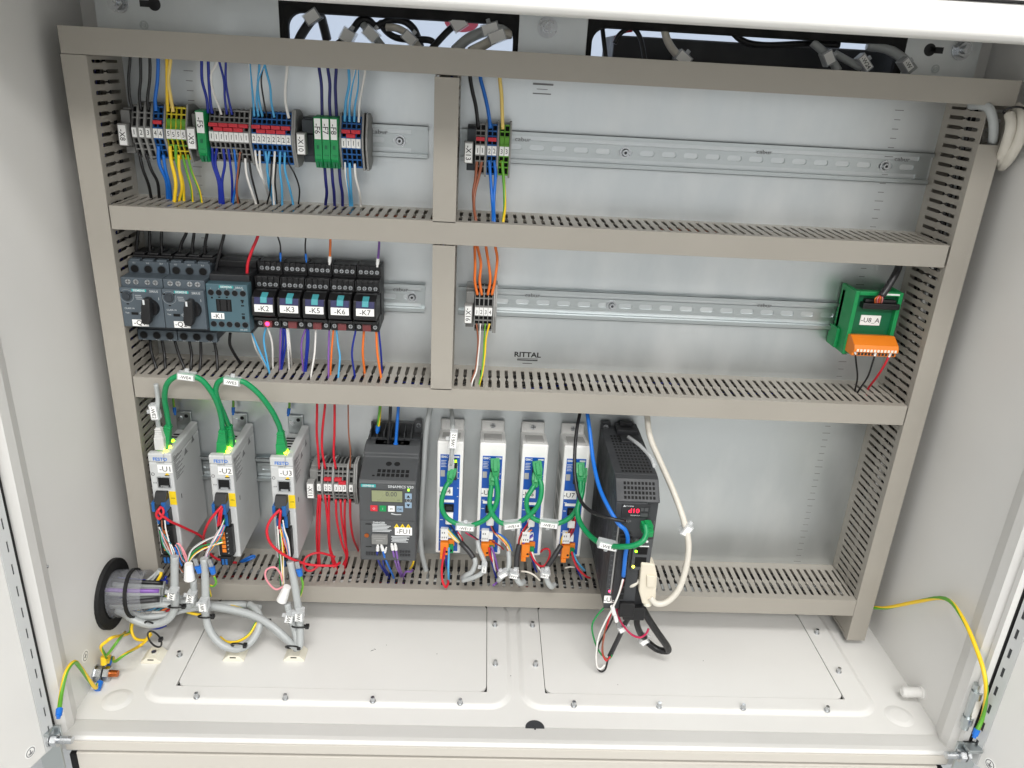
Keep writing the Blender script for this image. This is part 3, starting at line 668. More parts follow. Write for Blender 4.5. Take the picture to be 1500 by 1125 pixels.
wires([('navy','b',[(283,915),(290,1000),(295,1060),(288,1125)]),('navy','b',[(322,915),(328,1000),(335,1060),(338,1128)]),('navy','b',[(363,915),(370,1000),(380,1060),(382,1130)])], 'leaving the fuse modules F6 to F8 below', 'navy wires at the fuse modules', zend=Z1, r=1.7, Y=-36)
wires([('lblue','b',[(415,375),(418,460),(400,560),(393,668)],dict(r=1.5)),('lw','b',[(452,375),(432,480),(420,580),(420,670)]),('lw','b',[(465,378),(465,480),(450,580),(446,670)]),('white','b',[(507,380),(490,480),(475,570),(470,672)])], 'entering the top of strip X10', GT, top=True)
wires([('lw','b',[(395,890),(400,970),(413,1050),(422,1130)]),('lblue','b',[(420,895),(425,980),(428,1050),(434,1130)],dict(r=1.5)),('white','b',[(448,900),(455,980),(475,1060),(481,1132)],dict(r=1.4))], 'leaving the bottom of strip X10', GB, zend=Z1)
wires([('black','b',[(1082,415),(1095,500),(1115,590),(1127,700)],dict(r=2)),('blue','b',[(1138,418),(1160,510),(1180,600),(1195,705)],dict(r=2)),('cream','b',[(1245,420),(1255,520),(1258,600),(1262,710)],dict(r=2))], 'entering the top of strip X13', GT, top=True)
wires([('brown','b',[(1120,880),(1112,980),(1100,1060),(1105,1150),(1112,1205)],dict(r=1.6)),('brown','b',[(1148,880),(1130,970),(1108,1060),(1103,1140),(1114,1208)],dict(r=1.6)),('blue','b',[(1187,880),(1195,980),(1202,1080),(1207,1150),(1208,1212)],dict(r=1.7)),('blue','b',[(1215,880),(1222,960),(1214,1080),(1213,1150),(1216,1214)],dict(r=1.7)),('yg','b',[(1258,880),(1266,980),(1272,1080),(1272,1150),(1264,1216)],dict(r=1.7))], 'leaving the bottom of strip X13', GB, zend=Z1)
wires([('orange','g',[(398,115),(400,250),(398,340),(414,425)]),('orange','g',[(412,115),(435,230),(428,340),(441,425)]),('orange','g',[(465,118),(485,250),(492,340),(477,425)]),('orange','g',[(523,120),(535,210),(520,340),(502,425)])], 'entering the top of strip X16', GT, top=True, r=1.6)
wires([('brown','g',[(408,600),(418,700),(412,800),(402,880),(376,955)],dict(r=1)),('white','g',[(432,600),(428,700),(419,800),(408,890),(382,960)],dict(r=.9)),('ygreen','g',[(462,600),(455,700),(452,790),(440,900),(424,968)],dict(r=.9)),('yellow','g',[(488,600),(467,690),(460,790),(445,900),(428,965)],dict(r=1.1))], 'leaving the bottom of strip X16', GB, zend=Z2)
GQ = 'black wires at the motor breakers'
wires([('black','d',[(290,225),(284,300),(280,390)]),('black','d',[(358,228),(358,300),(362,392)]),('black','d',[(428,230),(427,300),(434,395)]),('black','d',[(577,232),(545,310),(528,398)]),('black','d',[(620,235),(612,310),(610,400)]),('black','d',[(697,238),(685,310),(682,402)]),('black','d',[(797,242),(775,340),(755,430),(738,515)],dict(Y=-48))], 'above the breakers and contactor', GQ, top=True, r=1.8, Y=-32)
wires([('black','d',[(360,870),(370,950),(397,1040)]),('black','d',[(430,870),(445,960),(451,1040)]),('black','d',[(505,875),(530,960),(562,1040)]),('black','d',[(590,875),(605,960),(601,1042)]),('black','d',[(658,878),(660,960),(655,1045)]),('black','d',[(738,880),(752,960),(758,1048)]),('black','d',[(832,835),(830,900),(858,960),(892,1015)])], 'below the breakers and contactor', GQ, zend=Z2, r=1.8, Y=-38)
wire('red','d',[(1000,245),(960,350),(935,430),(930,540)],r=1.7,Y=-52,label='red wire curving into the top right of contactor K1',top=True,ferrule=('end','white'))
GK = 'wires at the relays'
wire('black','e',[(243,100),(262,170),(264,255)],r=.9,Y=-36,label='thin black wire with blue ferrule above relay K2',top=True,ferrule=('end','w_blue'),group=GK)
wire('black','e',[(424,105),(420,180),(426,262)],r=.9,Y=-36,label='thin black wire with blue ferrule above relay K3',top=True,ferrule=('end','w_blue'),group=GK)
wire('orange','e',[(580,112),(578,210),(575,278)],r=1.4,Y=-36,label='orange wire with white ferrule above relay K5',top=True,ferrule=('end','white'),group=GK)
wire('violet','e',[(890,130),(885,220),(878,292)],r=1.4,Y=-36,label='violet wire with white ferrule above relay K7',top=True,ferrule=('end','white'),group=GK)
def relay_w(lst, nm): wires(lst, 'leaving relay %s below' % nm, GK, zend=Z2, r=1.15, Y=-50)
relay_w([('white','e',[(75,715),(110,830),(162,925)]),('lblue','e',[(80,720),(130,840),(190,965)]),('lblue','e',[(172,685),(158,780),(192,968)]),('white','e',[(180,685),(210,790),(215,945)])],'K2')
relay_w([('violet','e',[(265,680),(262,800),(260,950)]),('dblue','e',[(280,690),(278,800),(266,950)],dict(r=1.3)),('dblue','e',[(290,695),(296,800),(270,955)],dict(r=1.3)),('white','e',[(303,685),(310,800),(318,950)]),('white','e',[(312,690),(325,830),(333,925)])],'K3')
relay_w([('violet','e',[(425,690),(396,800),(408,965)]),('dblue','e',[(433,695),(430,800),(416,968)],dict(r=1.3)),('dblue','e',[(440,700),(440,800),(424,968)],dict(r=1.3)),('white','e',[(487,695),(480,850),(458,992)])],'K5')
relay_w([('violet','e',[(573,695),(568,850),(568,995)]),('orange','e',[(600,695),(587,850),(580,988)]),('lblue','e',[(617,690),(628,800),(640,880),(630,1005)]),('dblue','e',[(742,700),(716,850),(733,990)])],'K6')
relay_w([('orange','e',[(793,705),(785,850),(797,978)],dict(r=1.4)),('orange','e',[(870,705),(877,850),(900,1005)],dict(r=1.4)),('dblue','e',[(886,710),(900,850),(907,975)])],'K7')
wires([('red','v',[(167,30),(165,200),(172,300),(178,400)]),('red','v',[(212,32),(195,200),(195,300),(212,400)]),('red','v',[(263,34),(262,200),(258,320),(270,400)]),('brown','v',[(337,36),(340,200),(350,300),(348,400)],dict(r=.9))], 'entering the top of strip X11', GT, top=True, r=1.5)
wires([('red','v',[(176,540),(168,650),(165,780),(173,920)]),('red','v',[(185,540),(180,700),(178,850),(182,930)]),('red','v',[(210,540),(225,700),(235,830),(260,940)]),('red','v',[(232,540),(232,700),(238,830),(272,935)]),('red','v',[(270,570),(275,680),(300,800),(327,880),(312,925)]),('red','v',[(295,570),(302,680),(320,800),(334,870),(320,930)]),('red','v',[(320,570),(318,680),(325,800),(330,895)]),('red','v',[(348,570),(350,680),(365,780),(393,850)])], 'leaving the bottom of strip X11', GB, zend=Z3, r=1.5)
# ================================================================== MIDDLE ROW DEVICES
def hole_disc(mb, x, y, z, r, m=0, n=16): mb.cyl((x,y,z),(0,-1,0),r,.3,n,m)
def screws(parent, pts, r=2.4, name='screw', m='steel'):
    for (x,y,z) in pts:
        mb = MB().cyl((x,y,z),(0,-1,0),r,.9,12,0).box(x-r*.8,x+r*.8,y-1.0,y-.9,z-.3,z+.3,1).box(x-.3,x+.3,y-1.02,y-.9,z-r*.8,z+r*.8,1)
        mb.build(name, [m,'servo_dark'], parent)
def breaker(x0, mark, which):
    t = thing('motor_breaker', 'blue-grey motor protection breaker with black rotary knob, %s' % which, 'breaker', (x0,0,ZR2), 'rotary motor breakers')
    W = 44.6
    MB().box(0,W,-50,-7.6,-48,40).build('housing', 'sirius_dark', t, bevel=.8)
    MB().box(0,W,-40,-10,40,46).box(2,14,-40,-12,46,49).box(17,29,-40,-12,46,49).box(32,43,-40,-12,46,49).build('top_cap', 'black', t, bevel=1)
    for z0, z1, y, nm in ((26.5,42,-53,'upper_terminals'),(-50,-37.5,-52,'lower_terminals')):
        b = MB().box(.2,W-.2,y,y+9,z0,z1)
        for k in range(3):
            if nm == 'upper_terminals': b.box(1.5+14.6*k,12.9+14.6*k,y+1.5,y+9,z1-1,z1+2.2)
        o = b.build(nm, 'sirius', t, bevel=.7)
        for k in range(3):
            h = MB(); hole_disc(h, 7.2+14.6*k, y-.05, (z0+z1)/2-(.6 if z0 > 0 else 0), 4.1); h.ring((7.2+14.6*k,y,(z0+z1)/2-(.6 if z0 > 0 else 0)),(0,-1,0),4.8,4.1,.5,18,1)
            h.build('wire_port', ['dark','sirius_dark'], o)
        for k, tx in enumerate(('1L1','3L2','5L3') if z0 > 0 else ('2T1','4T2','6T3')): text(tx, 1.7, (7.2+14.6*k,y-.2,z1-1.5 if z0 > 0 else z0+1.2), o, 'ink_white')
    MB().box(.1,W-.1,-75,-50,19,29.5).build('screw_step', 'sirius', t, bevel=.7)
    screws(t, [(8,-75,25),(16.5,-75,25),(28.8,-75,25),(37.2,-75,25)], 2.9)
    fp = MB().box(0,W,-81,-50,-24.5,19.6).build('front_panel', 'sirius', t, bevel=.9)
    lg = MB().box(13.2,28.6,-81.3,-80.9,15.8,18.6).build('logo_plate', 'teal', t); text('SIEMENS', 2.5, (20.9,-81.45,17.2), lg, 'ink_white', bold=.08)
    text('SIRIUS', 2.5, (36.5,-81.1,16.6), fp, 'ink_white')
    MB().cyl((7.4,-81,10.5),(0,-1,0),5.2,1.0,20).cyl((7.4,-82,10.5),(0,-1,0),3.6,1.4,16).box(6.9,7.9,-83.6,-83.3,7.6,13.4).build('current_dial', 'sirius_dark', t)
    MB().box(1,3.4,-81.4,-81,13.5,15).box(12,14,-81.4,-81,13.5,14.6).box(6,8.4,-81.4,-81,1,2.2).box(10,17,-81.6,-81,-10.4,-7.6).build('slot_marks', 'dark', t)
    text('CLASS 10', 1.9, (8.5,-81.1,-3.4), fp, 'ink_white'); text('Test', 1.7, (5.5,-81.1,-8.5), fp, 'ink_white'); text('O', 3, (20.2,-81.1,-8.6), fp, 'ink_white'); text('I', 3, (41,-81.1,8.6), fp, 'ink_white')
    MB().box(17,24,-81.3,-81,7,8).box(16.4,23.4,-81.3,-81,9,10).box(16,22.6,-81.3,-81,11,12).build('print_bars', 'ink_soft', t)
    MB().ring((7.4,-81,10.5),(0,-1,0),7.4,7.1,.12,24).build('scale_print', 'ink_soft', t)
    lb = MB().box(9.6,27,-81.5,-80.9,-23.4,-16).build('marker', 'label', t); text('-'+mark, 5.8, (17.2,-81.65,-19.7), lb, 'ink')
    k = MB().cyl((31.5,-81,-1.5),(0,-1,0),9.6,5,26,r2=8.6)
    c = math.cos(.12); s = math.sin(.12)
    pr = [(-4.2,12),(-2.5,14),(2.5,14),(4.2,12),(5.2,-9),(3.5,-15),(-3.5,-15),(-5.2,-9)]
    k.prism([(31.5+x*c+z*s, -1.5-x*s+z*c) for x, z in pr], -86, -96, 'y')
    kn = k.build('knob', 'black', t, bevel=1.0); kn['label'] = 'black rotary knob'
    MB().box(29.8,31.8,-96.3,-95.9,6,11.4).build('knob_pointer', 'ink_white', kn)
    return t
breaker(-446.2, 'Q1', 'leftmost beside the left duct'); breaker(-401.2, 'Q2', 'right one beside contactor K1')
# contactor
t = thing('contactor', 'square blue-grey contactor marked K1 between breakers and relays', 'contactor', (-356,0,ZR2))
MB().box(.5,44,-62,-7.6,-33,34).build('housing', 'servo_dark', t, bevel=1)
MB().box(1,43.5,-30,-8,34,42).build('top_cap', 'black', t, bevel=1)
fp = MB().box(0,44.8,-75,-58,-28,26.5).build('front_panel', 'k_blue', t, bevel=1.1)
for z in (16.8,-19.2):
    for i in range(5):
        h = MB(); hole_disc(h,5.4+8.6*i,-75.05,z,3.2); h.ring((5.4+8.6*i,-75,z),(0,-1,0),3.8,3.2,.5,16,1); h.build('wire_port', ['dark','sirius'], t)
MB().box(10,26.5,-75.4,-74.9,-4.4,9.4).build('window', 'dark', t)
MB().box(11.2,13.6,-76,-75.3,-3.6,8.6).box(15.2,21,-76.4,-75.3,-3.6,8.6).box(22.6,25.2,-76,-75.3,-3.6,8.6).build('armature', 'black', t, bevel=.3)
MB().box(36.8,40.2,-75.5,-74.9,8,9.6).box(37.8,39.4,-75.5,-74.9,6,8).box(36.8,40.2,-75.5,-74.9,2.4,3.6).box(37,40,-75.5,-74.9,-12.6,-9).box(36.8,40.2,-75.5,-74.9,-7,-6).box(5,7,-75.5,-74.9,10,11.6).box(13,15,-75.5,-74.9,11,12.2).box(21,23,-75.5,-74.9,11,12.2).build('slots', 'dark', t)
lg = MB().box(14.6,29.8,-75.3,-74.9,22.2,25).build('logo_plate', 'teal', t); text('SIEMENS', 2.4, (22.2,-75.45,23.6), lg, 'ink_white', bold=.08); text('SIRIUS', 2.2, (36,-75.1,23.2), fp, 'ink_white')
lb = MB().box(3.6,17.6,-75.6,-74.9,-13.2,-6.4).build('marker', 'label', t); text('-K1', 5.4, (10.6,-75.75,-9.8), lb, 'ink')
for i, s in enumerate(('1','3','5','13','A1')): text(s, 1.5, (5.4+8.6*i,-75.1,21.2), fp, 'ink_white')
text('DC 24V', 1.7, (38,-75.1,-25), fp, 'ink_white')
MB().prism([(11,30),(19,34),(19,13),(15,9),(11,13)], -52, -53, 'y').build('paper_tag', 'label', t).location = (0,0,0)
# relays
def relay(i, mark, lit):
    x0 = -309.4+27.8*i; W = 27.2
    t = thing('relay', 'black socket relay with turquoise tab marked %s%s' % (mark, ', its red lamp lit' if lit else ''), 'relay', (x0,0,ZR2), 'socket relays')
    MB().box(.2,W,-34,-7.6,-27,43).box(.2,W,-48,-30,14,30).box(.2,W,-55,-30,-28,-12).build('socket', 'black', t, bevel=.7)
    for (y, z0, z1, nm) in ((-36,33,43,'upper_clamps'),(-51,18,29,'lower_clamps')):
        b = MB()
        b.box(.5,W-.5,y+7,y+1,z0,z1)
        for k in range(5): b.box(.5+6.4*k,1.7+6.4*k,y-1.5,y+3,z0+4,z1+1.5)
        b.box(.5,W-.5,y-1,y+3,z0,z0+1.2)
        o = b.build(nm, 'black', t, bevel=.3)
        screws(o, [(4.6+6.1*k,y+1,z0+3.6) for k in range(4)], 2.3)
    MB().prism([(-30,17),(-60,17.5),(-72,13),(-74,4),(-74,-8),(-66,-11.5),(-30,-12)], 1.2, W-1.2, 'x').build('relay_body', 'black', t, bevel=.8)
    MB().prism([(-60,16.2),(-72.6,12.6),(-74.6,5.4),(-60,5.4)], 4.2, 24.6, 'x').build('test_window', 'navy', t, bevel=.4)
    MB().prism([(-64,16.6),(-73.4,13.2),(-75.2,7.2),(-64,7.2)], 11, 18.2, 'x').build('test_tab', 'cyan_tab', t, bevel=.5)
    lb = MB().box(4.6,24.4,-75.6,-73.4,-3,5.2).build('marker', 'label', t); text('-'+mark, 6.2, (14.6,-75.75,1.1), lb, 'ink')
    MB().box(.8,W-.6,-67,-30,-15.5,-12.5).build('lower_ledge', 'black', t, bevel=.5)
    ld = MB().box(9.2,18.6,-62,-50,-25.5,-17).build('lamp_module', 'lens_red', t, bevel=.5)
    if lit: MB().cyl((13.8,-62,-21.2),(0,-1,0),2.5,.8,14,r2=1.8).build('lamp', 'led_red', ld)
    screws(t, [(4.6,-56,-22),(22.8,-56,-22)], 2.4)
    return t
for i, mk in enumerate(('K2','K3','K5','K6','K7')): relay(i, mk, i == 0)
# green interface module
t = thing('interface_module', 'green circuit module with orange plug strip marked U8_A on the right', 'circuit module', (379,0,ZR2))
MB().box(0,5,-42,-4,-36,42).box(52,57,-42,-4,-36,42).box(5,52,-42,-34,37,42).box(5,52,-40,-30,-36,-30).box(0,57,-16,-8,-30,36).build('frame', 'green', t, bevel=.8)
MB().box(5,52,-36,-34,-30,37).build('circuit_board', 'green_dark', t)
MB().box(-4,0,-24,-2,-34,-10).build('rail_foot', 'green', t, bevel=.6)
lb = MB().box(15,39,-37.2,-36,0,12).build('marker', 'label', t); text('-U8_A', 6.0, (27,-37.35,5.8), lb, 'ink')
MB().box(10,54,-46,-36,22,29).box(13,50,-43,-36,29,33).build('flat_plug', 'black', t, bevel=1)
MB().box(36,52,-42.6,-42.1,38.6,40.6).build('rating_strip', 'label', t)
oc = MB().prism([(-34,-12),(-48,-9),(-62,-17),(-64,-21),(-64,-25),(-60,-26),(-60,-31),(-34,-31)], 2, 55, 'x').build('plug_strip', 'orange', t, bevel=.6)
for i in range(12):
    MB().box(5+4.1*i,7.6+4.1*i,-64.3,-63.6,-24.6,-21.4).build('clamp_screw', 'nylon', oc); MB().box(5+4.1*i,7.8+4.1*i,-60.3,-59.6,-30,-27).build('wire_port', 'servo_dark', oc)
for c, view, pts, lab, f in (('black','h',[(570,605),(578,680),(585,760),(572,830)],'dark wire leaving the left of the orange plug strip','white'),('black','h',[(688,612),(665,690),(640,760),(585,845)],'thin black wire leaving the middle of the orange plug strip','white'),('red','h',[(770,618),(735,690),(690,760),(642,825)],'red wire leaving the right of the orange plug strip','white')):
    wire(c, view, pts, r=1.3 if c == 'red' else 1.1, Y=-60, zend=Z2, label=lab, ferrule=('start',f), group='wires at the green module')
wire('cdark','h',[(812,150,-40),(790,200,-44),(745,275,-48),(715,315,-50)],r=4.2,label='thick dark cable entering the top of the green module',top=True,cat='cable',name='cable',group='wires at the green module',n=12)
for i in range(7):
    wire(('orange','brown','pink','red')[i % 4],'h',[(712+(i-3)*2,310,-50),(703+(i-3)*7,328,-54),(700+(i-3)*6,352,-47)],r=.6,label='%s fine core from the left, %s, fanning out atop the green module' % (ORD[i], ('orange','brown','pink','red')[i % 4]),group='fine cores at the green module',n=6)

# ================================================================== DRIVES IN THE LOWER ROW
def slots_on(mb, x0, x1, nx, z0, z1, nz, y, gx=.35, gz=.35, m=0):
    dx = (x1-x0)/nx; dz = (z1-z0)/nz
    for i in range(nx):
        for k in range(nz): mb.box(x0+dx*(i+gx/2),x0+dx*(i+1-gx/2),y-.25,y,z0+dz*(k+gz/2),z0+dz*(k+1-gz/2),m)
def rj45(t, x, z, y, w=13, h=13.5, green=True):
    o = MB().box(x,x+w,y-1.2,y,z,z+1).box(x,x+w,y-1.2,y,z+h-1,z+h).box(x,x+1,y-1.2,y,z+1,z+h-1).box(x+w-1,x+w,y-1.2,y,z+1,z+h-1).build('network_socket', 'steel', t)
    MB().box(x+1,x+w-1,y-.15,y-.02,z+1,z+h-1).build('socket_opening', 'dark', o)
    MB().box(x+3,x+w-3,y-.9,y-.1,z+1,z+3).build('contacts', 'steel', o)
def servo_white(x0, mark, where):
    t = thing('servo_drive', 'slim light grey servo drive marked %s, %s' % (mark, where), 'drive', (x0,0,-480), 'slim light grey servo drives')
    W = 27
    MB().box(0,W,-93,-3,0,128).box(18,W,-93,-3,128,140).box(0,18,-93,-84,128,139.5).build('housing', 'drive_grey', t, bevel=1.6)
    MB().box(1,20,-4,-1,128,153).build('mounting_tab', 'zinc', t, bevel=1); MB().cyl((14,-4.1,147),(0,-1,0),2.4,.3,14).build('tab_hole', 'dark', t)
    MB().cyl((6,-4.1,143),(0,-1,0),3.4,1.6,12).build('earth_screw', 'steel', t)
    v = MB()
    for k in range(6): v.box(2,17.5,-58+7.5*k,-55+7.5*k,128,128.5)
    v.build('vent_slots', 'dark', t)
    so = MB().box(2,17,-83,-62,128,134).build('top_sockets', 'servo_dark', t, bevel=.5)
    for (x,y,z) in ((14,-82.5,135.2),(10,-83.2,134.6),(6.5,-83.8,134.2)): MB().cyl((x,y,z-1),(0,0,1),1.5,1.6,8).build('status_lamp', 'led_yellow' if x < 12 else 'led_green', so)
    text('FESTO', 4.2, (14,-93.2,132.5), t, 'w_blue', bold=.12); text('CMMT-ST', 1.6, (14,-93.2,127.6), t, 'ink')
    lb = MB().box(10,26.6,-93.5,-92.9,115,125).build('marker', 'label', t); text('-'+mark, 7.0, (18.3,-93.65,120), lb, 'ink')
    MB().ring((3.5,-93,112.5),(0,-1,0),2,1.5,.15,16).box(17,22.5,-93.15,-93,110.4,111.6).build('print', 'ink', t); MB().prism([(17.5,111.8),(22,111.8),(21,114),(18.6,114)], -93, -93.2, 'y').build('warning_mark', 'sticker_yellow', t)
    rj45(t, 8, 95, -93, 15, 14.5); text('X18', 1.8, (4.5,-93.2,101), t, 'ink')
    MB().box(19.5,27.2,-93.5,-92.9,72,90).build('yellow_label', 'sticker_yellow', t); text('X9A', 1.8, (23.6,-93.6,81), t, 'ink')
    # stacked plug connectors
    c1 = MB().prism([(-93,91),(-97,91),(-107,80),(-107,72),(-93,72)], 5, 19, 'x').build('upper_plug', 'black', t, bevel=.5)
    MB().box(3.2,6.8,-107.4,-95,70,82).box(14.4,19.4,-107.4,-95,69,82).build('plug_clamps', 'tb_blue', c1, bevel=.3)
    MB().box(7,14,-107.3,-106,70,80).build('plug_face', 'servo_dark', c1)
    c2 = MB().box(7,20,-103,-92,50,69).build('middle_plug', 'black', t, bevel=.5)
    MB().box(5.8,8.4,-103.8,-94,51,64).box(15.5,19.5,-103.8,-94,51,67).build('plug_clamps', 'tb_blue', c2, bevel=.3)
    c3 = MB().box(5,22,-102,-92,8,48).build('lower_plug', 'black', t, bevel=.6)
    c = MB()
    for k in range(5): c.box(9,13.6,-102.6,-101.8,13+6*k,17.6+6*k)
    c.build('orange_clamps', 'orange', c3)
    d = MB()
    for k in range(6): d.cyl((16.5,-102,12.6+5.6*k),(0,-1,0),.9,1.6,6)
    d.build('release_pins', 'steel', c3)
    c4 = MB().box(5,18,-102,-92,-6,6).build('bottom_plug', 'black', t, bevel=.5); MB().box(7,9.6,-102.6,-101,-5,3).box(11,13.6,-102.6,-101,-5,3).build('plug_clamps', 'tb_blue', c4)
    # printed rating text and a slot on the right flank
    pr = MB()
    for k in range(15):
        L = 5+((k*7) % 5)*5.5
        pr.box(W+.03,W+.1,-88+k*.2,-88+L+k*.2,132-k*2.2,133.1-k*2.2)
    pr.prism([(-56,118),(-50,126),(-44,118)], W+.03, W+.1, 'x'); pr.prism([(-30,122),(-25,131),(-20,122)], W+.03, W+.1, 'x')
    pr.build('flank_print', 'ink_grey', t)
    MB().box(W+.02,W+.2,-78,-76.6,72,78).build('flank_slot', 'dark', t)
    return t
for x0, mk, wh, lm in ((-435,'U1','leftmost beside the left duct',((258,402),(240,434),(222,456))),(-365.5,'U2','middle one of three',((571,404),(547,440),(540,458))),(-295.3,'U3','right one beside terminals X11',((845,452),(838,462)))):
    t = servo_white(x0, mk, wh)
    for i, (lx, ly) in enumerate(lm):
        q = bp('u',lx,ly,Z=-338.5)
        MB().cyl((q[0]-x0,q[1],139.4),(0,-.3,1),2.0,2.2,10).build('status_lamp', 'led_yellow' if i else 'led_green', t)

# frequency inverter
t = thing('frequency_inverter', 'dark grey frequency inverter with keypad and display marked FU1', 'inverter', (-191.3,0,-474))
W = 67.5
MB().prism([(-3,0),(-100,0),(-100,108),(-97,110.5),(-58,121),(-58,126),(-46,131),(-30,131),(-30,128),(-3,128)], 0, W, 'x').build('housing', 'inv', t, bevel=1.2)
f_ = MB()
for k in range(7): f_.box(4+8.4*k,5.6+8.4*k,-32,-4,128,142)
f_.box(2,65,-32,-29.5,128,134); f_.box(2,66,-6,-3,128,143); f_.build('heat_sink', 'inv_dark', t, bevel=.3)
MB().box(57,67,-8,-4,131,147).build('mounting_tab', 'inv', t, bevel=.8); screws(t, [(62.5,-8,141.5)], 3.2)
tbk = MB().prism([(-28,131),(-44,131),(-52,126),(-52,121),(-28,121)], 11, 55, 'x').build('top_terminals', 'inv_dark', t, bevel=.8)
d = MB()
for k in range(5): d.box(21+7*k,25+7*k,-45.5,-44.8,126.4,129.2)
for k in range(4): d.box(22+7*k,25.6+7*k,-40,-36,131,131.3)
d.build('wire_ports', 'dark', tbk)
ang = math.atan2(10.5,39)
g = MB()
for i in range(7):
    for k in range(2):
        g.box(20+5.6*i,24+5.6*i,-.3,.4,-14+7*k,-9+7*k)
g.box(14.5,17.5,-.3,.4,-14,-12)
for k in range(2): g.cyl((32+10*k,0,8),(0,-1,0),3.6,.3,16)
go = g.xf(Matrix.Translation((0,-77.5,115.85)) @ Matrix.Rotation(-(math.pi/2-ang), 4, 'X')).build('vent_grid', 'dark', t)
fp = MB().box(.8,W-.8,-101,-99.5,58,107).build('control_panel', 'inv', t, bevel=.6); MB().box(.8,W-.8,-100.6,-99.5,1,56.6).build('lower_cover', 'inv', t, bevel=.6)
lg = MB().box(2.8,20.2,-101.3,-100.9,103,107).build('logo_plate', 'teal', t); text('SIEMENS', 2.7, (11.5,-101.45,105), lg, 'ink_white', bold=.08)
text('SINAMICS V20', 3.5, (49.5,-101.15,104.6), fp, 'ink_white', bold=.05)
MB().box(14.6,52.2,-101.8,-100.9,83.6,100).build('display_bezel', 'inv_dark', t); ds = MB().box(15.4,51.4,-102.0,-101.7,84.4,99.2).build('display', 'lcd', t); text('0.00', 6.4, (38.5,-102.15,95), ds, 'inv' , sx=.9); text('HZ', 1.6, (47,-102.15,87), ds, 'inv')
for (x0,x1,m,s,nm) in ((13.4,22,'red_plug','O','stop_key'),(24.2,32.2,'green','I','start_key'),(34.4,42.4,'white','M','menu_key'),(44.4,52.4,'key_blue','OK','confirm_key')):
    k = MB().box(x0,x1,-101.9,-100.8,70.6,78.6).build(nm, m, t, bevel=.5); text(s, 2.8, ((x0+x1)/2,-102.05,74.6), k, 'ink' if m in ('white','key_blue') else 'ink_white')
for z0, s in ((88.6,'up'),(76.4,'down')):
    k = MB().box(54.4,62.6,-101.9,-100.8,z0,z0+7.6).build('arrow_key', 'key_blue', t, bevel=.5); zc_ = z0+3.8; q = 1 if s == 'up' else -1
    MB().prism([(56.5,zc_-1.6*q),(60.5,zc_-1.6*q),(58.5,zc_+2*q)], -101.9, -102.05, 'y').build('arrow', 'ink', k)
MB().box(57.6,59.6,-101.4,-100.8,99.6,102).build('status_lamp', 'led_green', t)
MB().ring((58.5,-101,86.4),(0,-1,0),2.4,2.1,.12,16).box(56.6,60.4,-101.15,-101,83.6,84).build('print', 'ink_white', t)
MB().prism([(38,68.4),(44,67),(50,67.2),(50,66.4),(44,66),(38,67)], -101, -101.15, 'y').build('print', 'ink_white', t)
text('DANGER', 2.6, (23.5,-100.8,54.4), t, 'ink_white', bold=.1)
pr = MB()
for k in range(6): pr.box(15.4,15.4+17+(k*5 % 7),-100.75,-100.6,51.2-1.9*k,52.2-1.9*k)
for k in range(5): pr.box(38+(k % 2),60-(k*3 % 5),-100.75,-100.6,35-1.9*k,36-1.9*k)
pr.build('warning_print', 'ink_white', t)
for k in range(3): MB().prism([(41+7*k,47.6),(48+7*k,47.6),(44.5+7*k,53.8)], -100.6, -100.9, 'y').build('warning_mark', 'sticker_yellow', t); text('!', 3, (44.5+7*k,-101.05,49.8), t, 'ink', bold=.1)
lb = MB().box(42.5,63,-101.2,-100.6,38,48.6).build('marker', 'label', t); text('-FU1', 6.6, (52.6,-101.35,43.3), lb, 'ink')
MB().cyl((8.4,-100.6,36),(0,-1,0),2.8,.8,14).build('screw', 'brass', t)
MB().box(7,14,-101,-100.4,51.5,52.6).box(7,14,-101,-100.4,19.5,20.6).build('slots', 'dark', t)
pc = MB().box(14.6,34,-105,-100,26,38.5).build('plug_cover', 'tb_grey', t, bevel=.8); MB().box(20,28,-105.3,-104.9,31,32.4).box(17,31,-105.2,-104.9,34.4,35.2).build('ridge', 'tb_lgrey', pc)
b = MB()
for k in range(6): b.box(7+3.2*k,9.4+3.2*k,-101.6,-100.4,8,12.4)
b.build('lower_ports', 'servo_dark', t); b = MB()
for k in range(4): b.box(48+3.4*k,50.6+3.4*k,-101.6,-100.4,13,15.6); b.box(48+3.4*k,50.6+3.4*k,-101.6,-100.4,8,10.6)
b.build('lower_ports', 'servo_dark', t)
GI = 'wires at the inverter'
wire('yg','v',[(514,40),(506,140),(498,192)],r=2,Y=-33,label='yellow-green earth wire into the top left of the inverter',top=True,group=GI,ferrule=('end','w_blue'))
wire('black','v',[(570,42),(566,150),(555,285)],r=2,Y=-42,label='black wire into the top of the inverter',top=True,group=GI)
wire('blue','v',[(614,44),(606,160),(597,288)],r=2,Y=-42,label='blue wire into the top of the inverter',top=True,group=GI,ferrule=('end','w_blue'))
wires([('dblue','v',[(500,828),(498,880),(515,930),(550,985)]),('blue','v',[(522,826),(540,890),(562,940),(588,1000)]),('dblue','v',[(545,840),(530,890),(535,940),(562,985)],dict(r=1)),('violet','v',[(578,822),(592,890),(610,950),(628,992)]),('violet','v',[(597,822),(610,900),(622,950),(638,990)])], 'hanging from the plugs under the inverter panel', GI, zend=Z3, r=1.4, Y=-104, ferrule=('start','white'))
wire('violet','v',[(640,990,-62),(655,965,-70),(680,965,-68),(692,955,-60)],r=1.3,label='violet wire end lying on the lowest duct right of the inverter wires',group=GI)
wire('yellow','v',[(698,905,-60),(690,930,-58),(678,948,-52)],r=1.3,label='short yellow wire end at the lower right of the inverter',group=GI)

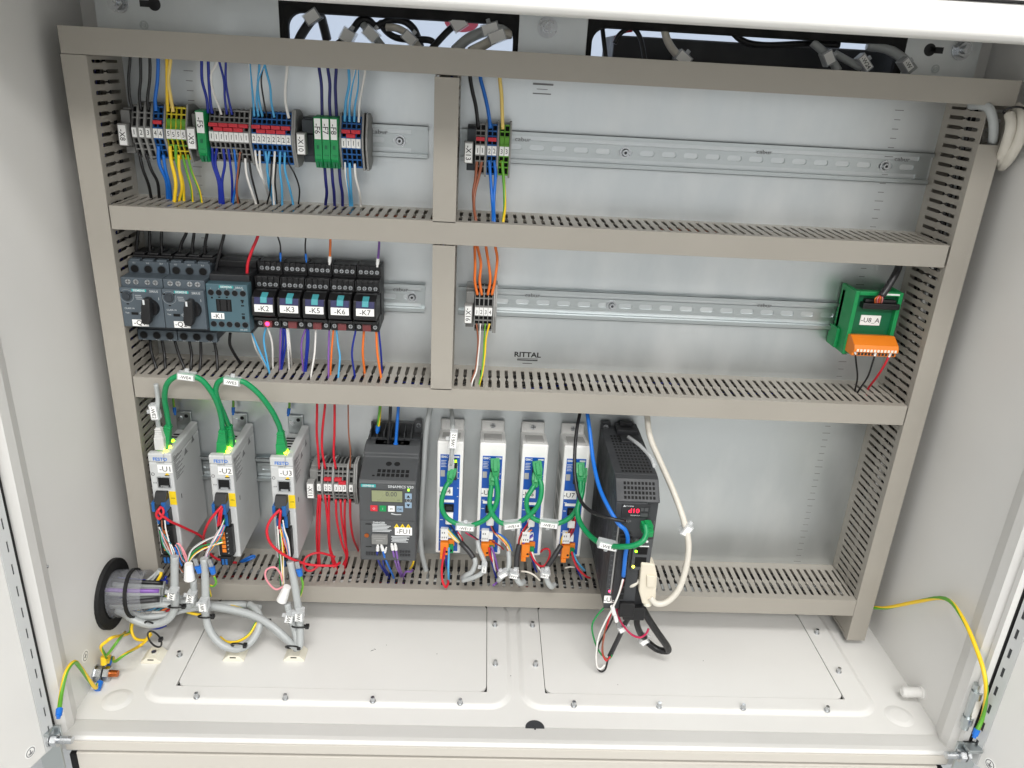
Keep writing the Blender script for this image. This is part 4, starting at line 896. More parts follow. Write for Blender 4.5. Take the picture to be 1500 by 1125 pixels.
# blue and white actuator controllers
def controller(x0, mark, where):
    t = thing('actuator_controller', 'white controller with a blue face, %s' % where, 'controller', (x0,0,-487), 'blue and white actuator controllers')
    W = 32
    MB().prism([(-2,2),(-2,148),(-8,150),(-30,154),(-62,160),(-62,0),(-10,0)], 0, W, 'x').build('housing', 'drive_white', t, bevel=2, seg=3)
    MB().box(1,W-1,-6,-2,146,163.5).build('mounting_tab', 'clear_grey', t, bevel=2)
    screws(t, [(W/2,-6,157)], 3.4)
    v = MB()
    for k in range(7): v.box(5,W-5,-26-4.4*k-1.6,-26-4.4*k+1.2,153.2+.85*k,154.6+.85*k)
    v.build('top_ribs', 'vent_grey', t, bevel=.4)
    bf = MB().box(4,28,-62.7,-61.9,4,142.5).build('face_label', 'blue_face', t, bevel=.3)
    text('SMC', 3.0, (9.5,-62.85,139.6), bf, 'ink_white', bold=.12); MB().ring((5.9,-62.7,139.6),(0,-1,0),1.4,.9,.12,12).box(20,27,-62.85,-62.7,138.6,140.8).build('print', 'ink_white', bf)
    pr = MB()
    for k in range(5): pr.box(5,11.5-(k % 2),-62.82,-62.7,134-2.1*k,134.7-2.1*k)
    for z in (92,80,68,50,36,22,17): pr.box(5,8.6,-62.82,-62.7,z,z+1)
    for z in (118,110,96,84): pr.box(25.4,27.2,-62.82,-62.7,z,z+.9)
    pr.build('print', 'ink_white', bf)
    MB().box(4.6,10,-63.2,-62.6,112.5,121).build('switch_window', 'vent_grey', t)
    so = MB().box(13.8,24.4,-63.8,-62.4,108,138).build('network_sockets', 'servo_dark', t, bevel=.3)
    for z in (136,134): MB().box(21.5,24,-64.4,-63.6,z-1,z).build('link_lamp', 'led_green', so)
    MB().box(24.5,25.4,-64,-62.6,112,134).build('socket_shield', 'steel', so)
    lb = MB().box(4.2,20,-63.3,-62.6,86,97.6).build('marker', 'label', t); text('-'+mark, 6.8, (10.8,-63.45,91.8), lb, 'ink')
    MB().box(6.5,22,-63.2,-62.6,76,79.6).build('data_strip', 'label', t)
    MB().box(10,22,-64.4,-62.5,63,73.6).build('service_port', 'dark', t, bevel=.4); MB().box(12.5,20,-65,-63.5,66,71).build('port_shell', 'servo_dark', t)
    MB().box(12,21.4,-66,-62.5,46,62).box(13,20.4,-70,-66,48,58).build('sensor_plug', 'white', t, bevel=.5)
    wp = MB().box(6.5,16,-69,-62.5,24,40).box(16,21,-67,-62.5,26,36).build('motor_plug', 'white', t, bevel=.5)
    MB().box(8,9.2,-69.2,-68.9,27,29.4).box(10.6,11.8,-69.2,-68.9,27,29.4).box(13.2,14.4,-69.2,-68.9,27,29.4).box(8,9.2,-69.2,-68.9,34,36.4).box(10.6,11.8,-69.2,-68.9,34,36.4).build('plug_slots', 'ink_grey', wp)
    op = MB().box(6.5,17,-72,-62.5,4,22).box(6.5,13,-73,-62.5,-2,4).box(17,24,-66,-62.5,14,22.5).build('power_plug', 'orange', t, bevel=.6)
    MB().box(17,23,-69,-62.5,5,17).build('earth_clamp', 'green', op, bevel=.4); MB().cyl((20,-69,9),(0,-1,0),1.8,.3,12).cyl((14.6,-72,9),(0,-1,0),1.5,.3,12).build('wire_port', 'dark', op)
    pl = MB()
    for k in range(4): pl.box(W+.02,W+.12,-54,-16,18+30*k,40+30*k)
    pl.build('flank_panels', 'vent_grey', t); pl = MB()
    for k in range(4): pl.box(-.12,-.02,-54,-16,18+30*k,40+30*k)
    pl.build('flank_panels', 'vent_grey', t)
    return t
controller(-101.7,'U4','leftmost of four right of the inverter'); controller(-50.2,'U5','second from the left of four'); controller(1.4,'U6','third from the left of four'); controller(52.8,'U7','rightmost of four beside the dark servo amplifier')

# dark servo amplifier
t = thing('servo_amplifier', 'large dark grey servo amplifier with a red display marked U8', 'amplifier', (104,0,-495))
W = 49.5
MB().box(0,W,-128,-3,0,168).box(0,36,-155,-128,0,146).prism([(-128,168),(-136,166),(-155,148),(-155,146),(-128,146)], 0, W, 'x').box(36,W,-150,-128,84,146).build('housing', 'servo', t, bevel=1.4)
MB().box(0,13,-6,-2,160,176).build('mounting_tab', 'servo', t, bevel=1); screws(t, [(6.5,-6,169)], 3.4)
MB().box(18,46,-26,-4,168,174).box(20,44,-50,-30,168,170.5).box(24,40,-12,-4,174,178).build('top_fins', 'servo_dark', t, bevel=.6)
v = MB()
for i in range(9):
    for k in range(13): v.box(9+4.1*i,11.6+4.1*i,-124+7.6*k,-120+7.6*k,168,168.25)
v.build('top_vents', 'dark', t)
v = MB()
for i in range(9):
    for k in range(4): v.box(9+4.1*i,11.6+4.1*i,-.25,.3,-10.6+5.6*k,-7.2+5.6*k)
v.xf(Matrix.Translation((0,-145.5,157)) @ Matrix.Rotation(-math.atan2(19,18),4,'X')).build('slope_vents', 'dark', t)
MB().tube([(30,-40,172),(40,-62,172),(48,-90,171),(49,-112,170)],2.4,8).build('clear_strip', 'clear', t)
dp = MB().box(7,39,-155.8,-154.8,127,144).build('display_panel', 'servo_dark', t, bevel=.4)
text('d10', 5.6, (21,-156.0,136.2), dp, 'digit_red', bold=.08, sx=1.1); MB().prism([(8,141),(9.6,143.4),(11.2,141)], -155.8, -156, 'y').build('logo_print', 'ink_white', dp); text('MITSUBISHI', 1.5, (15,-156,142), dp, 'ink_white')
text('MELSERVO-J4', 1.4, (23,-156,130), dp, 'ink_white'); MB().box(28.5,32,-156.2,-155.7,136,140).box(33,37,-156.2,-155.7,136,140).box(29,37,-156.2,-155.7,129,133).build('switches', 'inv', dp)
MB().box(7,22,-155.4,-154.9,119,124.5).build('type_plate', 'inv_dark', t); text('MR-J4', 3, (14.5,-155.55,121.8), t, 'ink_grey')
us = MB().box(38.8,45.4,-150.6,-149.8,105.5,113).build('usb_port', 'steel', t); MB().box(39.6,44.6,-150.75,-150.55,106.3,112.2).build('port_opening', 'dark', us)
text('CHARGE', 1.7, (47.4,-150.2,116), t, 'ink_grey', rot=-math.pi/2)
col = MB().box(7,21,-162,-155,18,108).build('terminal_column', 'servo_dark', t, bevel=.8)
for k in range(8): MB().box(15.5,20,-162.5,-161.8,20+9*k,26.4+9*k).build('clamp', 'dark', col)
MB().box(7,21.5,-168,-161,92,107).build('upper_plug', 'black', col, bevel=.7)
MB().box(5,6.6,-156,-155,22,116).build('terminal_strip_print', 'vent_grey', t)
for i, s in enumerate(('L1','L2','L3','P3','P4','P+','C','D','L11','L21','U','V','W')): text(s, 2, (3.2,-155.2,108-6.6*i), t, 'ink_grey')
nb = MB().box(25,47,-158,-149,58,100).build('network_bay', 'inv', t, bevel=.8)
for (x,z,m) in ((29,96,'led_green'),(40,97.5,'white'),(28,63,'led_yellow'),(29,84,'led_green')): MB().cyl((x,-158,z),(0,-1,0),1.6,.6,10).build('status_lamp', m, nb)
MB().box(29,42,-158.4,-157.9,80,92).build('socket_opening', 'dark', nb); MB().box(29,42,-158.4,-157.9,63,76).build('socket_opening', 'dark', nb); MB().box(28,43,-158.8,-157.9,90.6,92).build('socket_label', 'label', nb)
MB().box(36.2,W-2,-150,-128,0,58).build('lower_front', 'servo_dark', t, bevel=.8); MB().box(30,42,-152,-147,46,58).build('battery_plug', 'black', t, bevel=.6)
b = MB(); b.box(24,W,-158,-120,-14,4); b.box(18,36,-160,-130,-8,12); b.build('motor_plug', 'black', t, bevel=1.2)
lb = MB().box(-1,12,-155.8,-155,9,19).build('marker', 'label', t); text('-U8', 6.6, (5.5,-155.95,14), lb, 'ink')
MB().cyl((4.5,-155,25.5),(0,-1,0),1.4,.5,8).build('charge_lamp', 'led_red', t)
# ribbed left flank of the amplifier
v = MB()
for k in range(14): v.box(-.25,-.02,-112+7.4*k,-109+7.4*k,10,120)
v.build('flank_ribs', 'servo_dark', t)
# ================================================================== CABLES
def cable(col, view, pts, r, label, Y=-90, group=None, tags=(), plugs=(), top=False, zend=None, name='cable', cat='cable', n=12, sub=6, boots=()):
    o = wire(col, view, pts, r=r, Y=Y, label=label, top=top, zend=zend, group=group, n=n, cat=cat, name=name, sub=sub)
    L = o.location/S
    for tg in tags:
        v, x, y, yy, ang, tx, w, h = tg[:8]; q = Vector(bp(v,x,y,Y=yy))-L
        m = Matrix.Translation(q) @ Matrix.Rotation(ang, 4, 'Y')
        nub = tg[8] if len(tg) > 8 else 1
        hold = MB().box(-w/2-1.5,w/2+1.5,-r-1.6,r+1.6,-h/2-1.2,h/2+1.2).box(-2.2,2.2,-1.5,1.5,(h/2+1.2)*nub,(h/2+5.5)*nub).xf(m).build('tag_holder', 'clear', o, bevel=.5)
        pl = MB().box(-w/2,w/2,-r-2.1,-r-1.7,-h/2,h/2).xf(m).build('tag_label', 'label', hold)
        if tx:
            e = link('lettering', text_mesh(tx, h*.62, 'ink'), hold, tuple(m @ Vector((0,-r-2.3,0)))); e.rotation_euler = (0,ang,0)
    for pg in plugs:      # RJ45 plug with boot: from point a to point b
        a, b, w, h, m_ = pg; a = Vector(a)-L; b = Vector(b)-L; d = (b-a); ln = d.length; d.normalize()
        sx = Vector((1,0,0)); sx = (sx-d*sx.dot(d)).normalized(); sy = d.cross(sx)
        R = Matrix((sx, sy, d)).transposed().to_4x4(); R.translation = a
        k = MB(); k.box(-w/2,w/2,-h/2,h/2,ln*.45,ln)
        v0 = [(-r*1.05,-r*1.05,0),(r*1.05,-r*1.05,0),(r*1.05,r*1.05,0),(-r*1.05,r*1.05,0),(-w*.46,-h*.46,ln*.45),(w*.46,-h*.46,ln*.45),(w*.46,h*.46,ln*.45),(-w*.46,h*.46,ln*.45)]
        k.idx(v0, [(0,3,2,1),(4,5,6,7),(0,1,5,4),(1,2,6,5),(2,3,7,6),(3,0,4,7)])
        for q in range(4): k.box(-w*.36,w*.36,-h*.47,h*.47,ln*(.06+.09*q),ln*(.1+.09*q))
        k.box(-w*.22,w*.22,-h*.72,-h*.48,ln*.3,ln*.92)
        k.xf(R).build('plug', m_, o, bevel=.5)
    return o
NET = 'green network cables'
P_ = lambda v,x,y,Y: bp(v,x,y,Y=Y)
u1a, u2a, u2b, u3a = (-424,-74,-346), (-353,-76,-346), (-349,-66,-346), (-282,-76,-346)
def drop(v,x,y,Y,tgt): return (P_(v,x,y,Y), tgt)
cable('cgreen','u',[(237,330,-78),(226,260,-84),(215,190,-92),(225,120,-100),(265,80,-104),(330,70,-106),(400,90,-104),(450,145,-100),(485,210,-94),(505,280,-86),(514,350,-80)],3.1,
      'green network cable looping from drive U1 to drive U2, tagged WE4', tags=[('u',330,72,-106,.1,'-WE4',16,6,1)], plugs=[(P_('u',236,322,-78),(-424.5,-77,-349),11.5,9,'green'),(P_('u',514,345,-80),(-355,-77,-349),11.5,9,'green')], group=NET)
cable('cgreen','u',[(545,330,-70),(520,270,-80),(490,200,-92),(478,150,-97),(492,105,-101),(530,88,-104),(565,95,-105),(625,105,-104),(700,165,-100),(765,250,-92),(805,330,-82),(812,370,-78)],3.1,
      'green network cable looping from drive U2 to drive U3, tagged WE5', tags=[('u',565,98,-105,.12,'-WE5',15,6,1)], plugs=[(P_('u',545,325,-70),(-349,-66,-347),11,9,'green'),(P_('u',812,355,-79),(-284.5,-77,-349),11.5,9,'green')], group=NET)
cable('cgrey','u',[(180,190,-88),(176,250,-90),(180,310,-86),(188,360,-82)],2.6,'short grey network cable plugged into drive U1, tagged WE2',tags=[('u',166,255,-90,math.pi/2-.08,'-WE2',16,7,-1)],plugs=[(P_('u',184,335,-85),P_('u',196,448,-84),11,8,'clear_grey')],top=True)
cable('cgreen','c',[(233,440,-76),(205,480,-82),(183,550,-88),(188,615,-92),(230,668,-94),(315,700,-95),(380,688,-95),(440,655,-94),(485,590,-92),(502,520,-88),(492,440,-82),(488,400,-78)],3.0,
      'green network cable joining the first and second blue controllers, tagged WE13', tags=[('c',315,702,-96,.06,'-WE13',20,6,1)], plugs=[(P_('c',226,455,-78),P_('c',246,370,-70),10.5,9,'green'),(P_('c',490,420,-80),P_('c',485,315,-70),11,9,'green')], group=NET)
cable('cgreen','c',[(470,440,-78),(462,500,-84),(455,570,-90),(470,630,-94),(515,680,-97),(585,692,-98),(650,662,-97),(710,610,-95),(742,550,-92),(750,480,-86),(738,430,-80)],3.0,
      'green network cable joining the second and third blue controllers, tagged WE14', tags=[('c',585,690,-98,-.16,'-WE14',19,6.4,-1)], plugs=[(P_('c',466,470,-82),P_('c',480,400,-72),10,9,'green'),(P_('c',738,440,-80),P_('c',722,330,-70),11,9,'green')], group=NET)
cable('cgreen','c',[(715,460,-80),(690,500,-86),(668,540,-90),(668,600,-93),(700,655,-96),(790,688,-98),(850,684,-97),(915,650,-96),(955,590,-94),(970,520,-90),(972,440,-82)],3.0,
      'green network cable joining the third and fourth blue controllers, tagged WE15', tags=[('c',790,685,-98,.1,'-WE15',20,6.4,-1)], plugs=[(P_('c',712,480,-82),P_('c',722,400,-72),10,9,'green'),(P_('c',972,450,-82),P_('c',966,340,-70),11,9,'green')], group=NET)
cable('cgreen','c',[(988,440,-78),(978,520,-90),(955,600,-100),(965,670,-112),(1010,740,-128),(1070,790,-146),(1140,812,-160),(1200,818,-172),(1270,812,-178),(1325,785,-178),(1345,740,-172),(1338,690,-166)],3.2,
      'green network cable from the fourth blue controller to the dark amplifier, tagged WE16', tags=[('c',1125,805,-160,.22,'-WE16',20,7,-1)], plugs=[(P_('c',986,455,-80),P_('c',985,370,-71),10,9,'green'),(P_('m',372,545,-172),P_('m',352,498,-154),12,10,'green')], group=NET)
cable('cgrey','c',[(238,20,-30),(242,80,-42),(246,150,-66),(248,215,-78),(240,290,-80),(236,350,-76)],2.6,'grey network cable dropping into the first blue controller, tagged WE12',tags=[('c',249,205,-80,-math.pi/2+.06,'-WE12',20,7,1)],plugs=[(P_('c',240,290,-79),P_('c',234,400,-70),7.5,7,'clear2')],top=True)
cable('cgrey','c',[(118,20,-30),(100,120,-32),(88,250,-34),(80,400,-36),(68,600,-38),(62,750,-42),(70,860,-44),(92,950,-44)],3.4,'plain grey cable running down between inverter and first blue controller',top=True,zend=Z3)
cable('black','m',[(85,30,-50),(70,110,-70),(62,200,-90),(63,310,-110),(85,400,-130),(130,448,-150),(200,474,-166),(272,490,-168)],2.1,'black cable curving past the fourth blue controller into the dark amplifier',top=True)
cable('blue','m',[(113,30,-50),(125,130,-70),(138,240,-95),(162,345,-125),(200,430,-150),(242,498,-165),(270,525,-168),(280,565,-168),(270,630,-166),(262,715,-164)],2.4,'blue cable running down the front of the dark amplifier',top=True)
cable('cwhite','m',[(360,40,-40),(372,140,-60),(415,245,-90),(468,365,-120),(508,475,-140),(530,575,-150),(522,670,-155),(492,765,-160),(445,818,-162),(400,828,-162),(372,802,-160)],3.6,'thick white encoder cable arching right of the dark amplifier',top=True,tags=[('m',520,520,-144,.5,'',7,12,1)])
# beige encoder plug
e = thing('encoder_plug', 'beige rectangular plug under the dark amplifier, fed by the white cable', 'plug', P_('m',355,720,-152))
MB().prism([(-10,26),(6,24),(11,8),(13,-24),(8,-33),(-2,-32),(-8,-14)], -8, 8, 'y').build('shell', 'beige', e, bevel=1.6)
MB().prism([(-2,10),(8,9),(9,-6),(0,-6)], -8, -10.5, 'y').build('latch', 'beige', e, bevel=.8); MB().cyl((5,-3,-31),(.1,-.1,-1),5,5,14).build('cable_nut', 'nylon', e)
cable('cwhite','m',[(330,730,-152),(300,752,-154),(278,750,-150),(270,738,-146)],2.4,'thin white lead at the left of the beige encoder plug')
# loose leads under the amplifier
GA = 'loose leads under the dark amplifier'
for c, pts, rr, lab in (
    ('red',[(262,728,-164),(248,775,-162),(225,830,-158),(205,885,-154),(185,950,-150),(175,1020,-148),(190,1062,-148),(208,1045,-148)],1.1,'thin red lead hanging in a loop under the dark amplifier'),
    ('white',[(260,728,-165),(242,790,-163),(215,850,-160),(188,900,-156),(160,965,-152),(150,1040,-150),(153,1085,-150),(168,1096,-150),(186,1080,-150)],1.2,'thin white lead hanging in a loop under the dark amplifier'),
    ('black',[(222,880,-154),(205,915,-152),(182,955,-150),(158,1005,-148),(149,1070,-148),(166,1106,-148),(187,1098,-148),(198,1060,-148),(212,1030,-146)],1.2,'thin black lead forming the lowest loop under the dark amplifier'),
    ('green',[(198,828,-150),(155,875,-150),(133,920,-150),(143,980,-148),(166,1030,-146),(198,1056,-146),(216,1040,-146)],1.1,'thin green lead looping furthest left under the dark amplifier'),
    ('brown',[(262,730,-163),(245,785,-160),(220,840,-156),(196,905,-152),(178,980,-150),(180,1040,-148),(200,1060,-148)],1.0,'thin brown lead beside the red loop under the dark amplifier'),
    ('maroon',[(232,845,-150),(250,900,-148),(290,950,-146),(328,967,-144),(355,952,-142),(366,930,-140)],1.3,'magenta lead sagging between the black cables under the dark amplifier')):
    wire(c,'m',pts,r=rr,label=lab,group=GA,sub=6)
tg = MB().cyl((0,0,0),(.3,0,-1),2.6,12,10).cyl((5,2,-14),(.3,0,-1),2.4,10,10).build('sleeve', 'white', None, P_('m',216,838,-160)); tag(tg, 'white heat shrink sleeves on the leads under the dark amplifier', 'sleeve')
cable('cdark','m',[(300,865,-140),(272,905,-140),(246,960,-138),(222,1010,-138),(205,1045,-140)],3.0,'dark braided cable end slanting left under the dark amplifier',tags=[('m',258,925,-139,1.0,'',6,9,1)])
cable('black','m',[(340,845,-140),(368,895,-142),(408,955,-140),(440,1000,-134),(446,1020,-130),(425,1022,-126),(395,1012,-122),(360,985,-118)],4.4,'thick black motor cable curling under the dark amplifier')
cable('black','m',[(318,860,-130),(318,910,-130),(332,950,-126),(350,968,-122)],4.0,'second black cable behind the motor cable curl',tags=[('m',345,975,-120,.8,'',6,9,1)])

# wiring in front of the blue controllers
GC = 'controller pigtails'
def pig(lst, nm):
    tot = {}; cn = {}
    for c, *_ in lst: tot[c] = tot.get(c,0)+1
    for c, pts in lst:
        cn[c] = cn.get(c,0)+1
        wire(c,'j',pts,r=.95,Y=-68,label='%s%s core of the pigtails at the %s blue controller' % ((ORD[cn[c]-1]+' ') if tot[c] > 1 else '',DISC[c],nm)+(' from the left' if tot[c] > 1 else ''),group=GC)
pig([('yellow',[(100,220),(130,255),(175,305),(215,345)]),('white',[(92,225),(125,265),(172,318),(218,352)]),('cream',[(88,235),(120,280),(170,325),(220,358)]),('black',[(95,130),(120,180),(150,220),(195,290),(228,345)]),('red',[(190,245),(215,280),(232,310),(238,345)]),('teal',[(110,215),(150,265),(195,310),(222,340)]),('maroon',[(260,250),(300,275),(350,300),(378,325)]),('black',[(300,262),(335,285),(385,320)])],'first')
pig([('red',[(480,130),(500,200),(520,240),(560,270)]),('brown',[(495,120),(500,190),(515,235),(540,275)]),('black',[(490,125),(512,200),(540,260),(600,330),(640,385)]),('orange',[(540,262),(590,310),(630,360),(655,425)]),('white',[(535,268),(590,320),(640,380),(668,428)]),('cream',[(530,255),(600,305),(650,365),(678,425)]),('blue',[(545,250),(610,290),(665,350),(688,420)]),('dred',[(505,330),(540,350),(580,375),(610,405)])],'second')
pig([('black',[(870,110),(850,160),(810,220),(760,300),(750,360)]),('red',[(860,110),(830,170),(790,230),(755,300),(748,360)]),('brown',[(880,120),(850,180),(800,240),(765,310),(756,362)]),('white',[(850,200),(820,230),(790,265),(768,320),(760,362)]),('cream',[(862,230),(830,255),(800,280),(772,330),(764,365)]),('orange',[(870,225),(840,245),(805,290),(780,340),(768,366)]),('violet',[(880,280),(840,310),(800,345),(772,372)]),('dblue',[(878,268),(835,300),(795,335),(768,368)])],'third')
pig([('black',[(1250,120),(1240,170),(1215,240),(1170,310),(1135,365)]),('red',[(1262,110),(1250,180),(1225,250),(1180,320),(1140,368)]),('brown',[(1240,130),(1225,200),(1195,265),(1165,320),(1138,366)]),('dred',[(1270,130),(1262,200),(1235,265),(1185,330),(1146,372)]),('yellow',[(1190,250),(1160,270),(1142,310),(1136,362)]),('orange',[(1200,262),(1170,290),(1150,330),(1142,366)])],'fourth')
GD = 'feeder wires below the blue controllers'
for c, v, pts, lab, rr in (
    ('red','j',[(75,390,-74),(60,470,-74),(45,580,-76),(50,690,-82),(80,752,-84),(102,715,-78),(100,690,-72)],'thick red wire loop hanging below the first blue controller',1.5),
    ('lblue','j',[(110,390,-72),(108,480,-72),(104,580,-74),(108,700,-66)],'light blue wire hanging below the first blue controller',1.4),
    ('dblue','j',[(90,400,-70),(82,480,-70),(92,570,-68),(118,640,-60)],'dark blue wire hanging below the first blue controller',1.2),
    ('red','j',[(478,390,-74),(490,470,-72),(520,530,-66),(550,590,-56)],'red wire hanging below the second blue controller',1.4),
    ('violet','j',[(500,380,-74),(530,470,-72),(555,570,-68),(572,650,-64),(548,705,-70),(515,735,-76)],'violet wire hanging below the second blue controller',1.4),
    ('white','j',[(505,395,-72),(512,480,-70),(525,560,-66),(538,610,-60)],'white wire hanging below the second blue controller',1.2),
    ('dblue','j',[(488,400,-70),(498,500,-68),(525,600,-62),(548,680,-56)],'dark blue wire hanging below the second blue controller',1.3),
    ('red','j',[(855,430,-74),(880,490,-74),(920,540,-74),(965,560,-72),(1005,530,-70),(1035,450,-66),(1020,402,-64),(975,405,-62),(950,430,-60)],'red wire looping in a ring below the third blue controller',1.3),
    ('white','j',[(872,430,-72),(895,500,-72),(925,560,-72),(955,610,-74)],'white wire hanging below the third blue controller',1.2),
    ('dblue','j',[(865,470,-68),(885,530,-64),(905,590,-58),(915,610,-54)],'dark blue wire hanging below the third blue controller',1.3),
    ('red','j',[(1235,430,-74),(1258,510,-72),(1300,590,-70),(1365,650,-66),(1400,665,-58)],'red wire hanging below the fourth blue controller',1.5),
    ('lblue','j',[(1252,440,-72),(1275,500,-70),(1310,550,-66),(1355,600,-58)],'light blue wire hanging below the fourth blue controller',1.4),
    ('dblue','j',[(1240,440,-70),(1265,530,-66),(1295,610,-62),(1330,680,-54)],'dark blue wire hanging below the fourth blue controller',1.2)):
    wire(c,v,pts,r=rr,label=lab,group=GD)
GS = 'sheathed cables below the blue controllers'
cable('cdark','j',[(218,340,-70),(255,380,-74),(300,430,-78),(335,485,-82)],3.4,'dark shielded cable end below the first blue controller',group=GS)
cable('cgrey','j',[(345,480,-82),(350,540,-86),(320,610,-88),(270,640,-86),(235,665,-78)],3.2,'short grey sheathed cable bending left below the first blue controller',group=GS)
cable('cgrey','j',[(370,320,-70),(385,400,-76),(420,480,-82),(440,550,-88),(410,620,-92),(340,660,-92),(235,690,-84)],3.0,'long grey sheathed cable bending left below the first blue controller',group=GS,tags=[('j',432,570,-94,-1.5,'-W13',9,4.5,1)])
cable('clear2' if False else 'cgrey','j',[(655,420,-70),(660,490,-76),(655,570,-82),(610,640,-86),(560,690,-82)],3.2,'grey sheathed cable between the second and third blue controllers',group=GS,tags=[('j',605,625,-92,-.6,'',9,4.5,1)])
cable('cdark','j',[(755,360,-70),(740,430,-74),(732,500,-78),(728,570,-82)],3.6,'dark shielded cable end left of the third blue controller',group=GS)
cable('cgrey','j',[(728,570,-82),(725,620,-88),(735,680,-92),(765,715,-92),(795,700,-84)],3.6,'grey sheathed cable curling below the third blue controller',group=GS,tags=[('j',705,630,-93,.2,'-W14',9,6,1)])
cable('cdark','j',[(1138,365,-70),(1105,420,-74),(1060,490,-78),(1010,565,-82)],3.4,'dark shielded cable end left of the fourth blue controller',group=GS)
cable('cgrey','j',[(1015,565,-82),(1000,620,-88),(1010,690,-92),(1045,745,-92),(1075,725,-84)],3.5,'grey sheathed cable curling below the fourth blue controller',group=GS,tags=[('j',990,625,-93,.2,'-W15',9,6,1)])
wire('cwhite','j',[(770,605,-80),(830,612,-82),(890,640,-84),(945,690,-86)],r=1.2,label='thin white lead bridging the sheathed cables below the third blue controller',group=GS)
wire('cwhite','j',[(1170,575,-62),(1220,565,-64),(1265,568,-62)],r=1.0,label='thin white lead lying below the fourth blue controller',group=GS)

# ================================================================== WIRING OF THE WHITE DRIVES, LOWER LEFT
GW = 'wires at the white drives'
for c, v, pts, rr, lab in (
    ('red','k',[(148,290,-108),(120,320,-112),(105,360,-112),(130,390,-112),(160,370,-111),(220,410,-106),(330,460,-90),(480,540,-66),(520,640,-50),(590,710,-44),(700,740,-40),(760,745,-36)],1.6,'red wire running from drive U1 across to drive U2'),
    ('red','k',[(140,290,-108),(125,330,-110),(150,360,-112),(165,330,-110),(152,295,-108)],1.4,'small red wire loop at the plug of drive U1'),
    ('red','k',[(640,285,-108),(590,340,-112),(530,420,-112),(495,510,-100),(490,590,-80),(500,640,-62)],1.6,'red wire curving left and down from drive U2'),
    ('red','k',[(630,300,-108),(615,370,-111),(605,450,-110)],1.2,'first short red wire under the plug of drive U2'),
    ('red','k',[(642,300,-108),(632,370,-111),(625,440,-110)],1.2,'second short red wire under the plug of drive U2'),
    ('red','k',[(1115,310,-108),(1040,390,-114),(1005,480,-118),(1030,580,-120),(1110,660,-118),(1220,720,-112),(1340,760,-104),(1480,770,-98),(1560,768,-92),(1600,745,-84)],1.7,'long red wire sweeping from drive U3 to the right'),
    ('red','k',[(1118,320,-108),(1110,400,-111),(1105,470,-110)],1.5,'short red wire under the plug of drive U3'),
    ('red','k',[(1440,760,-60),(1370,810,-66),(1320,800,-68),(1305,740,-66),(1340,690,-60),(1420,665,-54),(1500,680,-50),(1560,700,-46)],1.5,'red wire coil lying on the lowest duct right of drive U3'),
    ('blue','k',[(790,738,-38),(840,710,-40),(890,690,-36),(905,700,-34),(850,725,-38),(800,740,-36)],1.5,'blue wire loop lying right of the foot of drive U2')):
    wire(c,v,pts,r=rr,label=lab,group=GW)
def fan(nm, lst):
    extra = ('grey','brown','white','violet','teal','pink')
    lst = list(lst)+[(extra[i % 6], [(x+(7 if i % 2 else -8)*math.sin(3.1*j/len(p)+i), y+5*math.cos(2*j+i)) for j, (x, y) in enumerate(p)]) for i, (c, p) in enumerate(lst) if i % 2 == 0]
    cn = {}; tot = {}
    for c, p in lst: tot[c] = tot.get(c,0)+1
    for c, p in lst:
        cn[c] = cn.get(c,0)+1
        wire(c,'k',p,r=.85,Y=-108,label='%s%s core fanning out %s' % ((ORD[cn[c]-1]+' ') if tot[c] > 1 else '',DISC[c],nm),group='fanned cable cores at the drives')
fan('at drive U1', [('pink',[(140,470),(165,540),(205,620),(240,690),(258,715)]),('white',[(175,400),(182,470),(205,560),(235,660),(252,712)]),('teal',[(135,460),(175,530),(225,600),(255,690)]),('grey',[(145,480),(155,560),(190,640),(245,712)]),('green',[(135,490),(150,560),(170,620),(245,715)]),('brown',[(150,400),(155,470),(180,560),(250,705)])])
fan('into the sleeve between drives U1 and U2', [('white',[(640,510),(540,550),(450,600),(390,650),(360,740)]),('green',[(645,560),(560,590),(470,615),(400,670),(364,740)]),('yellow',[(650,582),(570,605),(480,635),(410,685),(368,742)]),('pink',[(270,590),(300,600),(330,680),(352,742)]),('pink',[(262,600),(285,640),(310,710),(345,748)]),('pink',[(280,590),(320,630),(348,690),(358,745)]),('brown',[(250,640),(270,720),(300,790),(325,825)]),('blue',[(255,620),(280,680),(300,740),(315,770)])])
fan('at drive U2', [('pink',[(650,430),(600,510),(560,590),(520,660),(505,705)]),('white',[(658,400),(620,480),(570,570),(525,650),(510,705)]),('blue',[(655,440),(610,520),(560,600),(520,660),(508,708)]),('violet',[(660,440),(615,530),(570,590),(535,650),(515,705)]),('orange',[(660,450),(620,540),(575,610),(540,660),(520,705)]),('green',[(662,390),(640,460),(590,560),(530,660),(512,708)])])
fan('at drive U3', [('white',[(1135,400),(1150,480),(1178,560),(1190,650),(1195,725)]),('green',[(1125,440),(1115,560),(1110,680),(1112,800),(1118,930)]),('yellow',[(1110,440),(1130,560),(1138,700),(1136,830),(1138,930)]),('black',[(1105,450),(1108,570),(1115,700),(1120,830),(1122,930)]),('orange',[(1108,420),(1135,510),(1165,600),(1185,720)]),('blue',[(1130,430),(1155,530),(1178,620),(1192,725)]),('violet',[(1128,450),(1150,560),(1175,640),(1195,730)]),('red',[(1100,460),(1135,560),(1168,640),(1188,722)]),('white',[(1100,450),(1105,580),(1118,700),(1126,830),(1130,930)])])
wire('pink','f',[(1215,200,-112),(1170,215,-114),(1125,165,-114),(1125,120,-112),(1165,105,-112),(1195,135,-110),(1205,175,-112)],r=1.2,label='pink core looping back beside the cable of drive U3',group='fanned cable cores at the drives')
